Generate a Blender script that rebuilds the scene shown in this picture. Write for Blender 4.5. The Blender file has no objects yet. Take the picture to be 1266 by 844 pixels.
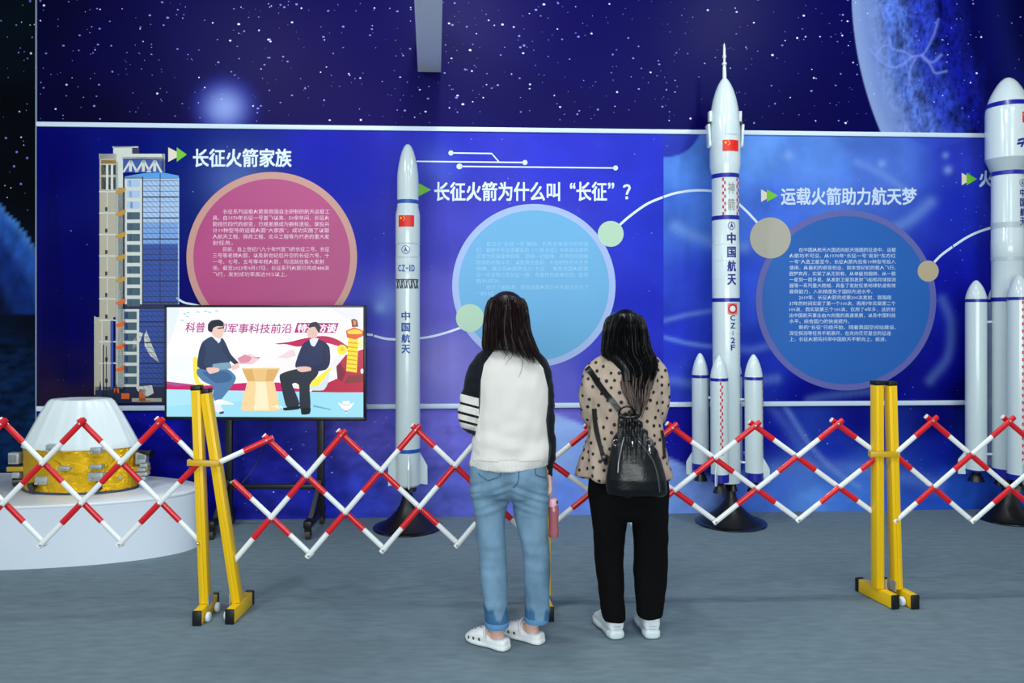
import bpy, bmesh, math, random
import numpy as np
from mathutils import Vector, Matrix, noise
from mathutils.bvhtree import BVHTree

random.seed(7)
rng = np.random.default_rng(7)
SC = bpy.context.scene
COL = SC.collection
PI = math.pi

# ------------------------------------------------------------------ camera, light, exposure
F, CX, HY, CH = 985.0, 633.0, 380.0, 1.575      # focal length in px, principal column, horizon row, eye height
cam_data = bpy.data.cameras.new('camera')
cam_data.sensor_width = 36.0
cam_data.lens = F / 1266.0 * 36.0
cam_data.shift_y = -(422.0 - HY) / 1266.0
cam = bpy.data.objects.new('camera', cam_data)
cam.location = (0, 0, CH)
cam.rotation_euler = (PI / 2, 0, 0)
COL.objects.link(cam)
SC.camera = cam

world = bpy.data.worlds.new('hall')
SC.world = world
world.use_nodes = True
world.node_tree.nodes['Background'].inputs[0].default_value = (0.86, 0.97, 1.0, 1)
world.node_tree.nodes['Background'].inputs[1].default_value = 0.42


def area_lamp(name, loc, target, size, power, color=(0.93, 1.0, 0.985), size_y=None):
    d = bpy.data.lights.new(name, 'AREA')
    d.energy = power
    d.color = color
    d.size = size
    if size_y:
        d.shape = 'RECTANGLE'
        d.size_y = size_y
    o = bpy.data.objects.new(name, d)
    o.location = loc
    o.rotation_euler = (Vector(target) - Vector(loc)).to_track_quat('-Z', 'Y').to_euler()
    COL.objects.link(o)
    return o


for lx, ly in ((-2.6, 2.4), (-0.25, 3.8), (2.4, 4.0)):          # spot fittings on the ceiling that light the backdrop
    area_lamp('ceiling_spot', (lx, ly, 4.62), (lx * 0.95, 6.0, 1.2), 0.22, 32)
for lx in (-2.6, 0.2, 3.0):                                      # big unseen ceiling lights over the visitors, soft general light
    area_lamp('ceiling_fill_light', (lx, 1.6, 4.5), (lx, 2.8, 0.0), 1.2, 42, size_y=0.7)
for lx in (-2.2, 2.2):
    area_lamp('ceiling_fill_light', (lx, -2.2, 4.4), (lx, 1.6, 0.9), 1.6, 30, size_y=0.9)  # unseen fill lights added behind the camera, at ceiling height
area_lamp('front_fill_light', (0.3, -5.2, 1.45), (0.3, 6.0, 1.6), 7.0, 350, size_y=2.6)   # unseen fill light added behind the camera for flat frontal light

SC.view_settings.view_transform = 'Standard'
SC.view_settings.look = 'None'
SC.view_settings.exposure = 0.18
SC.view_settings.gamma = 1.0
SC.view_settings.use_curve_mapping = False


# ------------------------------------------------------------------ helpers
def lin(c):
    c = np.asarray(c, float) / 255.0
    return np.where(c <= 0.04045, c / 12.92, ((c + 0.055) / 1.055) ** 2.4)


def P(x, y, Y):
    """world point seen at photo column x, row y when it lies at depth Y"""
    return Vector(((x - CX) * Y / F, Y, CH + (HY - y) * Y / F))


def proj(co):
    co = np.asarray(co)
    return CX + F * co[..., 0] / co[..., 1], HY - F * (co[..., 2] - CH) / co[..., 1]


MATS = {}


def mat(name, rgb, rough=0.5, metal=0.0, spec=0.5, var=0.0, scale=20.0, bump=0.0, bscale=200.0, emit=0.0,
        attr=None, coat=0.0, sheen=0.0, trans=0.0, stretch=None, alpha=None):
    """principled material with procedural noise for colour variation and relief"""
    if name in MATS:
        return MATS[name]
    m = bpy.data.materials.new(name)
    m.use_nodes = True
    nt = m.node_tree
    b = nt.nodes['Principled BSDF']
    col = tuple(lin(rgb)) + (1.0,)
    b.inputs['Base Color'].default_value = col
    b.inputs['Roughness'].default_value = rough
    b.inputs['Metallic'].default_value = metal
    b.inputs['Specular IOR Level'].default_value = spec
    b.inputs['Coat Weight'].default_value = coat
    b.inputs['Sheen Weight'].default_value = sheen
    b.inputs['Transmission Weight'].default_value = trans
    src = None
    tc = nt.nodes.new('ShaderNodeTexCoord')
    vec = tc.outputs['Object']
    if stretch:
        mp = nt.nodes.new('ShaderNodeMapping')
        mp.inputs['Scale'].default_value = stretch
        nt.links.new(vec, mp.inputs['Vector'])
        vec = mp.outputs['Vector']
    if attr:
        a = nt.nodes.new('ShaderNodeVertexColor')
        a.layer_name = attr
        src = a.outputs['Color']
    if var > 0:
        n = nt.nodes.new('ShaderNodeTexNoise')
        n.inputs['Scale'].default_value = scale
        n.inputs['Detail'].default_value = 5
        nt.links.new(vec, n.inputs['Vector'])
        mr = nt.nodes.new('ShaderNodeMapRange')
        mr.inputs['From Min'].default_value = 0.25
        mr.inputs['From Max'].default_value = 0.75
        mr.inputs['To Min'].default_value = 1 - var
        mr.inputs['To Max'].default_value = 1 + var
        nt.links.new(n.outputs['Fac'], mr.inputs['Value'])
        mx = nt.nodes.new('ShaderNodeVectorMath')
        mx.operation = 'SCALE'
        if src:
            nt.links.new(src, mx.inputs[0])
        else:
            mx.inputs[0].default_value = col[:3]
        nt.links.new(mr.outputs['Result'], mx.inputs['Scale'])
        src = mx.outputs['Vector']
    if src:
        nt.links.new(src, b.inputs['Base Color'])
    if emit > 0:
        b.inputs['Base Color'].default_value = (0.01, 0.01, 0.01, 1)
        b.inputs['Emission Color'].default_value = col
        b.inputs['Emission Strength'].default_value = emit
    if bump > 0:
        n = nt.nodes.new('ShaderNodeTexNoise')
        n.inputs['Scale'].default_value = bscale
        n.inputs['Detail'].default_value = 3
        nt.links.new(vec, n.inputs['Vector'])
        bp = nt.nodes.new('ShaderNodeBump')
        bp.inputs['Strength'].default_value = bump
        bp.inputs['Distance'].default_value = 0.004
        nt.links.new(n.outputs['Fac'], bp.inputs['Height'])
        nt.links.new(bp.outputs['Normal'], b.inputs['Normal'])
    MATS[name] = m
    return m


class M:
    """collects verts and faces for ONE mesh"""

    def __init__(self):
        self.v, self.f, self.mi = [], [], []

    def add(self, verts, faces, mi=0):
        o = len(self.v)
        self.v.extend([tuple(p) for p in verts])
        self.f.extend([tuple(i + o for i in f) for f in faces])
        self.mi.extend([mi] * len(faces))
        return self

    def poly(self, pts, mi=0):
        return self.add(pts, [tuple(range(len(pts)))], mi)

    def box(self, c, s, mi=0, R=None, bev=0.0):
        hx, hy, hz = s[0] / 2, s[1] / 2, s[2] / 2
        bm = bmesh.new()
        bmesh.ops.create_cube(bm, size=1.0)
        for v in bm.verts:
            v.co = Vector((v.co.x * s[0], v.co.y * s[1], v.co.z * s[2]))
        if bev > 0:
            bmesh.ops.bevel(bm, geom=list(bm.edges), offset=min(bev, 0.45 * min(s)), segments=2, affect='EDGES', profile=0.5)
        bm.verts.index_update()
        vs = [v.co.copy() for v in bm.verts]
        fs = [tuple(v.index for v in f.verts) for f in bm.faces]
        bm.free()
        c = Vector(c)
        vs = [(R @ v if R else v) + c for v in vs]
        return self.add(vs, fs, mi)

    def beam(self, p0, p1, w, d, mi=0, side=(1, 0, 0), bev=0.0):
        """box from p0 to p1, w along `side`, d along the third axis"""
        p0, p1 = Vector(p0), Vector(p1)
        z = (p1 - p0).normalized()
        x = Vector(side)
        x = (x - z * x.dot(z)).normalized()
        y = z.cross(x)
        R = Matrix((x, y, z)).transposed()
        return self.box((p0 + p1) / 2, (w, d, (p1 - p0).length), mi, R, bev)

    def tube(self, pts, rad, seg=12, mi=0, caps=True, flat=1.0, up=None):
        pts = [Vector(p) for p in pts]
        n = len(pts)
        if not hasattr(rad, '__len__'):
            rad = [rad] * n
        t0 = (pts[1] - pts[0]).normalized()
        a = Vector(up) if up else (Vector((0, 0, 1)) if abs(t0.z) < 0.9 else Vector((1, 0, 0)))
        x = (a - t0 * a.dot(t0)).normalized()
        vs, prev = [], t0
        for i in range(n):
            t = (pts[min(i + 1, n - 1)] - pts[max(i - 1, 0)]).normalized()
            q = prev.rotation_difference(t)
            x = q @ x
            x = (x - t * x.dot(t)).normalized()
            prev = t
            y = t.cross(x)
            for k in range(seg):
                an = 2 * PI * k / seg
                vs.append(pts[i] + (x * math.cos(an) + y * math.sin(an) * flat) * rad[i])
        fs = []
        for i in range(n - 1):
            for k in range(seg):
                k2 = (k + 1) % seg
                fs.append((i * seg + k, i * seg + k2, (i + 1) * seg + k2, (i + 1) * seg + k))
        if caps:
            fs.append(tuple(reversed(range(seg))))
            fs.append(tuple((n - 1) * seg + k for k in range(seg)))
        return self.add(vs, fs, mi)

    def lathe(self, prof, c=(0, 0, 0), seg=40, mi=0, sx=1.0, sy=1.0, fn=None):
        """profile [(radius, z)] turned about the vertical through c"""
        vs, fs = [], []
        for r, z in prof:
            for k in range(seg):
                a = 2 * PI * k / seg
                rr = r * (fn(a, z) if fn else 1.0)
                vs.append((c[0] + rr * math.cos(a) * sx, c[1] + rr * math.sin(a) * sy, c[2] + z))
        n = len(prof)
        for i in range(n - 1):
            for k in range(seg):
                k2 = (k + 1) % seg
                fs.append((i * seg + k, i * seg + k2, (i + 1) * seg + k2, (i + 1) * seg + k))
        fs.append(tuple(reversed(range(seg))))
        fs.append(tuple((n - 1) * seg + k for k in range(seg)))
        return self.add(vs, fs, mi)

    def ball(self, c, r, seg=14, mi=0, sc=(1, 1, 1)):
        n = max(6, seg // 2)
        prof = [(r * math.sin(PI * i / n) if 0 < i < n else r * 0.01, -r * math.cos(PI * i / n)) for i in range(n + 1)]
        m = M().lathe(prof, (0, 0, 0), seg)
        vs = [(c[0] + p[0] * sc[0], c[1] + p[1] * sc[1], c[2] + p[2] * sc[2]) for p in m.v]
        return self.add(vs, m.f, mi)

    def rings(self, rs, seg=36, mi=0, pw=2.0):
        """closed loft through horizontal rings (cx, cy, z, rx, ry)"""
        vs, fs = [], []
        for cx, cy, z, rx, ry in rs:
            for k in range(seg):
                a = 2 * PI * k / seg
                c, s = math.cos(a), math.sin(a)
                vs.append((cx + rx * math.copysign(abs(c) ** (2 / pw), c), cy + ry * math.copysign(abs(s) ** (2 / pw), s), z))
        n = len(rs)
        for i in range(n - 1):
            for k in range(seg):
                k2 = (k + 1) % seg
                q = (i * seg + k, i * seg + k2, (i + 1) * seg + k2, (i + 1) * seg + k)
                fs.append(q if rs[0][2] < rs[-1][2] else q[::-1])
        a, b = tuple(range(seg)), tuple((n - 1) * seg + k for k in range(seg))
        fs += [a[::-1], b] if rs[0][2] < rs[-1][2] else [a, b[::-1]]
        return self.add(vs, fs, mi)

    def merge(self, other, fn=None, mi=None):
        vs = [fn(p) for p in other.v] if fn else other.v
        o = len(self.v)
        self.v.extend([tuple(p) for p in vs])
        self.f.extend([tuple(i + o for i in f) for f in other.f])
        self.mi.extend(other.mi if mi is None else [mi] * len(other.f))
        return self


def new(name, m, mats, parent=None, world=True, sharp=35, colors=None, ink=1.0):
    """ONE mesh object from an M; with world=True the verts are world points and the object hangs from its thing's base"""
    org = Vector((0, 0, 0))
    if world and parent is not None:
        p = parent
        while p:
            org += p.location
            p = p.parent
    me = bpy.data.meshes.new(name)
    me.from_pydata([(v[0] - org.x, v[1] - org.y, v[2] - org.z) for v in m.v], [], m.f)
    for k in (mats if isinstance(mats, (list, tuple)) else [mats]):
        me.materials.append(k)
    me.polygons.foreach_set('material_index', m.mi)
    if sharp is not None:
        me.shade_smooth()
        me.set_sharp_from_angle(angle=math.radians(sharp))
    if colors is not None:
        ca = me.color_attributes.new('print', 'FLOAT_COLOR', 'POINT')
        c4 = np.ones((len(m.v), 4), np.float32)
        c4[:, :3] = np.asarray(colors) * ink
        ca.data.foreach_set('color', c4.ravel())
    me.validate()
    o = bpy.data.objects.new(name, me)
    COL.objects.link(o)
    if parent is not None:
        o.parent = parent
    return o


def tag(o, label=None, cat=None, group=None, kind=None):
    if label:
        o['label'] = label
    if cat:
        o['category'] = cat
    if group:
        o['group'] = group
    if kind:
        o['kind'] = kind
    return o


def thing(name, label, cat, loc=(0, 0, 0), group=None):
    o = bpy.data.objects.new(name, None)
    o.empty_display_size = 0.1
    o.location = loc
    COL.objects.link(o)
    return tag(o, label, cat, group)


def text(s, size, bold=0.0, align='LEFT', shear=0.0, spacing=1.0, line=1.0, res=2):
    c = bpy.data.curves.new('lettering', 'FONT')
    c.body = s
    c.size = size
    c.offset = bold
    c.shear = shear
    c.align_x = align
    c.space_character = spacing
    c.space_line = line
    c.resolution_u = res
    o = bpy.data.objects.new('lettering', c)
    COL.objects.link(o)
    dg = bpy.context.evaluated_depsgraph_get()
    me = bpy.data.meshes.new_from_object(o.evaluated_get(dg))
    vs = [(v.co.x, v.co.y) for v in me.vertices]
    fs = [tuple(p.vertices) for p in me.polygons]
    bpy.data.objects.remove(o)
    bpy.data.curves.remove(c)
    bpy.data.meshes.remove(me)
    return vs, fs


def fit_text(s, x0, x1, y0, y1, **k):
    """2D lettering stretched to a box (y up)"""
    vs, fs = text(s, 1.0, **k)
    a = np.array(vs)
    lo, hi = a.min(0), a.max(0)
    sc = np.array([(x1 - x0), (y1 - y0)]) / (hi - lo)
    return [tuple(p) for p in (a - lo) * sc + np.array([x0, y0])], fs


def fuse(parts, voxel, smooth=6, disp=None):
    """union of closed solids as one continuous skin (voxel remesh + smoothing)"""
    src = M()
    for p in parts:
        src.merge(p)
    me = bpy.data.meshes.new('fuse')
    me.from_pydata(src.v, [], src.f)
    o = bpy.data.objects.new('fuse', me)
    COL.objects.link(o)
    r = o.modifiers.new('r', 'REMESH')
    r.mode = 'VOXEL'
    r.voxel_size = voxel
    if smooth:
        s = o.modifiers.new('s', 'SMOOTH')
        s.factor = 0.5
        s.iterations = smooth
    dg = bpy.context.evaluated_depsgraph_get()
    ev = bpy.data.meshes.new_from_object(o.evaluated_get(dg))
    n = len(ev.vertices)
    co = np.empty(n * 3, np.float32)
    ev.vertices.foreach_get('co', co)
    co = co.reshape(-1, 3)
    if disp:
        no = np.array([v.normal for v in ev.vertices])
        co = co + no * np.array([disp(c, q) for c, q in zip(co, no)])[:, None]
    out = M()
    out.v = [tuple(c) for c in co]
    out.f = [tuple(p.vertices) for p in ev.polygons]
    out.mi = [0] * len(out.f)
    bpy.data.objects.remove(o)
    bpy.data.meshes.remove(me)
    bpy.data.meshes.remove(ev)
    return out


def bvh(m):
    return BVHTree.FromPolygons([Vector(v) for v in m.v], m.f)


def onto(tree, x, y, off=0.002):
    """world point where the view through photo pixel (x, y) meets a surface, lifted by off along its normal"""
    o = Vector((0, 0, CH))
    d = Vector(((x - CX) / F, 1, (HY - y) / F)).normalized()
    h = tree.ray_cast(o, d)
    if h[0] is None:
        return None
    n = h[1] if h[1].dot(d) < 0 else -h[1]
    return h[0] + n * off


def smooth_path(pts, n=24):
    """Catmull-Rom through points"""
    pts = [np.array(p, float) for p in pts]
    q = [2 * pts[0] - pts[1]] + pts + [2 * pts[-1] - pts[-2]]
    out = []
    for i in range(1, len(q) - 2):
        for k in range(n):
            t = k / n
            out.append(0.5 * (2 * q[i] + (q[i + 1] - q[i - 1]) * t + (2 * q[i - 1] - 5 * q[i] + 4 * q[i + 1] - q[i + 2]) * t * t
                              + (3 * q[i] - q[i - 1] - 3 * q[i + 1] + q[i + 2]) * t ** 3))
    out.append(pts[-1])
    return out


# ------------------------------------------------------------------ setting
WA = 0.0541                                         # the backdrop recedes a little to the right
WO = Vector((0, 6.028, 0))
EX = Vector((math.cos(WA), math.sin(WA), 0))
EY = Vector((-math.sin(WA), math.cos(WA), 0))


def wl(x, y, off=0.0):
    """backdrop coordinates (along, height) of photo pixel (x, y)"""
    d = Vector(((x - CX) / F, 1, (HY - y) / F))
    c = Vector((0, 0, CH))
    t = (-off + (WO - c).dot(EY)) / d.dot(EY)
    p = c + d * t
    return (p - WO).dot(EX), p.z


def wworld(u, off, v):
    return WO + EX * u - EY * off + Vector((0, 0, v))


def idw(px, py, pts, power=3.0, soft=14.0):
    acc = np.zeros(px.shape + (3,))
    w = np.zeros(px.shape)
    for x, y, c in pts:
        k = 1.0 / (((px - x) ** 2 + (py - y) ** 2 + soft * soft) ** (power / 2))
        acc += k[..., None] * lin(c)
        w += k
    return acc / w[..., None]


def fbm(px, py, sc, seed=0.0, octv=4):
    return np.array([noise.fractal(Vector((a * sc, b * sc, seed)), 0.8, 2.1, octv) for a, b in zip(px.ravel(), py.ravel())]).reshape(px.shape)


def mix(a, b, t):
    t = np.clip(t, 0, 1)[..., None]
    return a * (1 - t) + b * t


def grid_print(u0, u1, v0, v1, step, off, paint):
    nu, nv = max(2, int((u1 - u0) / step)), max(2, int((v1 - v0) / step))
    U, V = np.meshgrid(np.linspace(u0, u1, nu + 1), np.linspace(v0, v1, nv + 1))
    ca, sa = math.cos(WA), math.sin(WA)
    X = WO.x + ca * U + sa * off
    Y = WO.y + sa * U - ca * off
    px = CX + F * X / Y
    py = HY - F * (V - CH) / Y
    col = paint(px, py)
    m = M()
    m.v = [(a, -off, b) for a, b in zip(U.ravel(), V.ravel())]
    w = nu + 1
    m.f = [(j * w + i, j * w + i + 1, (j + 1) * w + i + 1, (j + 1) * w + i) for j in range(nv) for i in range(nu)]
    m.mi = [0] * len(m.f)
    return m, col.reshape(-1, 3)


PRINT = mat('printed_banner', (30, 30, 140), rough=0.4, spec=0.05, attr='print')
STAR = mat('printed_star_white', (205, 215, 255), rough=0.5)
STARDIM = mat('printed_star_blue', (110, 120, 215), rough=0.5)
TRIM = mat('white_trim_paint', (205, 222, 240), rough=0.4)


def stars(m, col, xs, ys, off, n, size=(0.35, 1.3), bright=0.3, avoid=None):
    """small printed specks, flat on the banner"""
    for _ in range(n):
        x, y = random.uniform(*xs), random.uniform(*ys)
        if random.random() < 0.45:
            x += random.gauss(0, 10)
            y += random.gauss(0, 10)
            x, y = min(max(x, xs[0]), xs[1]), min(max(y, ys[0]), ys[1])
        if avoid and avoid(x, y):
            continue
        u, v = wl(x, y, off)
        r = (size[0] + (size[1] - size[0]) * random.random() ** 2.6) * 0.0062
        e = random.uniform(1.0, 1.5)
        pts = [(u + r * e * math.cos(2 * PI * k / 7), -off - 0.0006, v + r * math.sin(2 * PI * k / 7)) for k in range(7)]
        m.poly(pts, 1 if random.random() < bright else 2)


UP = [(60, 20, (7, 5, 52)), (150, 60, (9, 5, 72)), (100, 140, (4, 2, 50)), (250, 30, (14, 8, 88)), (350, 100, (28, 15, 92)),
      (420, 140, (34, 20, 96)), (480, 60, (22, 13, 95)), (620, 20, (30, 20, 100)), (700, 80, (18, 12, 95)), (700, 140, (26, 18, 95)),
      (850, 60, (14, 10, 92)), (960, 60, (10, 8, 88)), (1000, 140, (8, 5, 78)), (1220, 60, (5, 5, 75)), (1180, 140, (5, 10, 98)),
      (600, -60, (30, 22, 105)), (1000, -60, (12, 8, 90))]
LOW = [(200, 520, (15, 20, 150)), (180, 580, (10, 10, 122)), (330, 560, (30, 35, 150)), (460, 520, (85, 80, 185)), (450, 620, (48, 62, 178)),
       (540, 530, (112, 106, 204)), (540, 610, (85, 95, 190)), (600, 560, (100, 100, 195)), (690, 505, (118, 108, 204)), (720, 505, (100, 95, 200)),
       (830, 515, (16, 16, 136)), (840, 545, (16, 18, 138)), (950, 540, (12, 22, 148)), (920, 520, (12, 16, 140)), (1000, 620, (85, 135, 215)),
       (1050, 605, (62, 112, 202)), (960, 605, (68, 108, 204)), (1060, 520, (8, 8, 112)), (1030, 560, (18, 40, 160)), (1160, 520, (5, 5, 92)), (1180, 600, (35, 80, 185)),
       (1170, 560, (12, 25, 140)), (1240, 590, (30, 70, 180)), (100, 540, (10, 12, 120)), (250, 625, (12, 14, 130)), (400, 625, (28, 36, 160))]


def paint_wall(px, py):
    c = idw(px, py, UP) * np.array([0.5, 0.5, 0.78])
    # glowing star
    d = np.hypot((px - 278), (py - 133) * 1.05)
    c = mix(c, lin((18, 22, 170)) + 0 * c, np.exp(-(d / 36) ** 4) * 0.75)
    c = mix(c, lin((150, 170, 235)) + 0 * c, np.exp(-(d / 22) ** 2.2) * 0.85)
    # planet limb at the right
    r = 455 - np.hypot(px - 1508, py + 14)
    n = fbm(px, py, 0.045, 3.0)
    n2 = fbm(px * 1.9, py * 0.6, 0.05, 8.0)
    pl = idw(r, 0 * r, [(0, 0, (150, 175, 235)), (22, 0, (130, 158, 230)), (50, 0, (88, 120, 218)), (85, 0, (45, 66, 195)), (115, 0, (18, 26, 155)), (150, 0, (8, 10, 100)), (220, 0, (5, 5, 74))], 3, 8)
    sh = np.clip((r - 14) / 40, 0, 1) * np.clip((170 - r) / 60, 0, 1)
    pl = pl * 0.72 * np.clip(1 + (0.6 * n + 0.6 * n2) * sh, 0.35, 1.9)[..., None]
    # cracks on the planet
    fine = fbm(px * 1.6, py * 0.9, 0.16, 15.0, 4)
    pl = pl * np.clip(1 + np.minimum(0.12, 0.6 * fine) * 1.3 * sh, 0.5, 1.4)[..., None]
    c = mix(c, pl, (r + 0.8) / 1.6)
    for path in ([(1075, 60), (1092, 78), (1106, 83), (1118, 78), (1128, 70), (1142, 66), (1154, 44), (1160, 24)],
                 [(1098, 45), (1104, 60), (1118, 64), (1128, 70)], [(1140, 68), (1152, 77), (1164, 68)], [(1140, 70), (1150, 80), (1156, 90), (1170, 88)],
                 [(1132, 72), (1126, 84), (1124, 104)], [(1084, 68), (1090, 58), (1098, 56)]):
        q = smooth_path(path, 10)
        dd = np.min([np.hypot(px - a, py - b) for a, b in q], axis=0)
        c = mix(c, lin((130, 150, 235)) + 0 * c, np.exp(-(dd / 1.5) ** 2) * 0.6)
    # lower band
    low = idw(px, py, LOW) * 1.25
    limb = np.interp(px, [560, 640, 683, 715, 740, 826, 880, 920], [640, 520, 511, 522, 538, 566, 590, 660])
    inside = np.clip((py - limb) / 5 + 0.5, 0, 1)
    wat = idw(px, py, [(695, 522, (150, 176, 232)), (690, 560, (140, 172, 230)), (730, 560, (120, 155, 228)), (700, 610, (98, 130, 218)), (650, 560, (110, 130, 212)), (835, 580, (125, 150, 222)),
                       (840, 610, (110, 150, 222)), (860, 600, (112, 142, 220)), (600, 600, (88, 98, 195))]) * 1.25
    low = mix(low, wat, inside * np.clip((px - 600) / 50, 0, 1))
    rocks = fbm(px, py * 1.7, 0.035, 11.0, 6)
    amt = np.interp(px, [0, 400, 620, 700, 900, 1266], [0.5, 0.5, 0.28, 0.15, 0.15, 0.15]) * np.clip((py - 505) / 25, 0, 1)
    low = low * np.clip(1 + rocks * amt, 0.35, 2.0)[..., None]
    for path, w, k in (([(968, 498), (985, 525), (1003, 552), (1030, 580), (1062, 602)], 3.2, 0.5), ([(950, 498), (975, 530), (1005, 575)], 6, 0.16), ([(880, 600), (960, 580), (1060, 578), (1160, 600)], 9, 0.25)):
        q = smooth_path(path, 14)
        dd = np.min([np.hypot(px - a, py - b) for a, b in q], axis=0)
        low = mix(low, lin((130, 165, 235)) + 0 * low, np.exp(-(dd / w) ** 2) * k)
    return np.where((py > 330)[..., None], low, c)


def planet_dark(x, y):
    return 455 - math.hypot(x - 1508, y + 14) > 0 and random.random() < 0.35


U0, ZTOP = wl(46, 300)[0], 4.7
UR = 6.4
mw, cw = grid_print(U0, UR, 0.0, ZTOP, 0.021, 0.0, paint_wall)
back = M()
back.v, back.f, back.mi = mw.v, mw.f, mw.mi
nb = len(back.v)
stars(back, None, (50, 1266), (-40, 152), 0.0, 900, avoid=planet_dark)
stars(back, None, (50, 500), (508, 632), 0.0, 130, size=(0.3, 1.0), bright=0.25)
stars(back, None, (820, 1200), (505, 590), 0.0, 70, size=(0.3, 0.9), bright=0.2)
# the planet in finer detail
fu0, fu1 = wl(1046, 100)[0], wl(1275, 100)[0]
fmesh, fcol = grid_print(fu0, fu1, 2.93, 4.05, 0.0068, 0.0003, paint_wall)
back.merge(fmesh)
nf = len(back.v)
# thickness of the panel wall
back.add([(U0, 0, 0), (U0, 0, ZTOP), (U0, 0.07, ZTOP), (U0, 0.07, 0)], [(0, 1, 2, 3)], 3)
back.add([(U0, 0.07, 0), (UR, 0.07, 0), (UR, 0.07, ZTOP), (U0, 0.07, ZTOP)], [(0, 1, 2, 3)], 3)
cols = np.ones((len(back.v), 3)) * 0.3
cols[:nb] = cw
cols[nf - len(fcol):nf] = fcol
EDGE = mat('panel_edge', (120, 135, 150), rough=0.5)
wall_back = new('wall_back', back, [PRINT, STAR, STARDIM, EDGE], None, False, None, cols, 0.95)
wall_back.location = WO
wall_back.rotation_euler = (0, 0, WA)
tag(wall_back, 'starry deep blue printed backdrop wall', kind='structure')

# left neighbour wall, set back, with a dark moonscape print
WLY = 6.42


def paint_left(px, py):
    c = idw(px, py, [(5, 20, (6, 18, 30)), (30, 80, (5, 14, 26)), (20, 130, (2, 6, 14)), (30, 220, (2, 5, 12)), (-60, 100, (5, 12, 24)), (40, 400, (6, 14, 30)), (10, 360, (5, 12, 30)),
                     (25, 440, (8, 26, 58)), (10, 470, (10, 34, 72)), (20, 560, (12, 45, 92)), (30, 600, (14, 48, 96)), (10, 520, (9, 30, 66)), (40, 520, (12, 42, 80))])
    d = 311 - np.hypot(px + 215, py - 478)
    g = idw(d, 0 * d, [(0, 0, (70, 125, 200)), (12, 0, (40, 85, 180)), (40, 0, (18, 45, 120)), (80, 0, (8, 18, 52)), (140, 0, (5, 12, 32))], 3, 5)
    n = fbm(px * 1.6, py, 0.05, 21.0, 5)
    g = g * np.clip(1 + 0.45 * n, 0.5, 1.6)[..., None]
    c = np.where(((d > 0) & (py < 390 + 0 * px))[..., None], g, c)
    rk = fbm(px, py * 2.4, 0.06, 31.0, 6)
    k = np.clip((py - 400) / 30, 0, 1)
    c = c * np.clip(1 + 1.1 * rk * k, 0.25, 2.6)[..., None]
    return c


lm, lcol = M(), None
nu, nv = 110, 190
UU, VV = np.meshgrid(np.linspace(-6.4, -3.2, nu + 1), np.linspace(0, ZTOP, nv + 1))
lpx, lpy = CX + F * UU / WLY, HY - F * (VV - CH) / WLY
lcol = paint_left(lpx, lpy).reshape(-1, 3)
lm.v = [(a, WLY, b) for a, b in zip(UU.ravel(), VV.ravel())]
lm.f = [(j * (nu + 1) + i, j * (nu + 1) + i + 1, (j + 1) * (nu + 1) + i + 1, (j + 1) * (nu + 1) + i) for j in range(nv) for i in range(nu)]
lm.mi = [0] * len(lm.f)
nl = len(lm.v)
for _ in range(420):
    x, y = random.uniform(-320, 48), random.uniform(-20, 300)
    if math.hypot(x + 215, y - 478) < 316 or (x < 0 and random.random() < 0.3):
        continue
    p = P(x, y, WLY)
    r = random.choice((0.003, 0.005, 0.007, 0.010))
    lm.poly([(p.x + r * math.cos(2 * PI * k / 7), WLY - 0.001, p.z + r * math.sin(2 * PI * k / 7)) for k in range(7)], 1 if random.random() < 0.6 else 2)
lc = np.ones((len(lm.v), 3)) * 0.3
lc[:nl] = lcol
tag(new('wall_left', lm, [PRINT, STAR, STARDIM], None, True, None, lc), 'dark printed wall with planet and moonscape', kind='structure')

# grey carpet
CARPET = mat('grey_carpet', (112, 130, 140), rough=0.95, spec=0.15, var=0.14, scale=9.0, bump=0.35, bscale=260.0, stretch=(1, 3.0, 1))
fm = M()
edges = [-3.5, 1.2, 2.6, 4.33, 5.3, 8.0]
for a, b in zip(edges[:-1], edges[1:]):                     # carpet strips laid side by side
    fm.box((0, (a + b) / 2, -0.02), (20, b - a - 0.004, 0.04), 0)
fm.box((0, 2.25, -0.03), (20, 11.5, 0.03), 1)
tag(new('floor', fm, [CARPET, mat('carpet_backing', (80, 94, 102), rough=0.95)], None), 'grey carpet floor', kind='structure')

# white trims over and under the display panels
for n_, (zc, th, u1) in enumerate(((2.915, 0.034, UR), (0.835, 0.036, UR))):
    tm = M().box(((U0 + 0.002 + u1) / 2, -0.008, zc), (u1 - U0 - 0.004, 0.03, th), 0, None, 0.003)
    t_ = new('trim_%d' % (n_ + 1), tm, TRIM, None, False)
    t_.location = WO
    t_.rotation_euler = (0, 0, WA)
    tag(t_, kind='structure')

t_ = new('trim_3', M().box((U0 - 0.004, 0.0, ZTOP / 2), (0.008, 0.02, ZTOP - 0.02)), mat('edge_strip_grey', (128, 146, 168), rough=0.4), None, False)
t_.location = WO
t_.rotation_euler = (0, 0, WA)
tag(t_, kind='structure')

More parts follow.
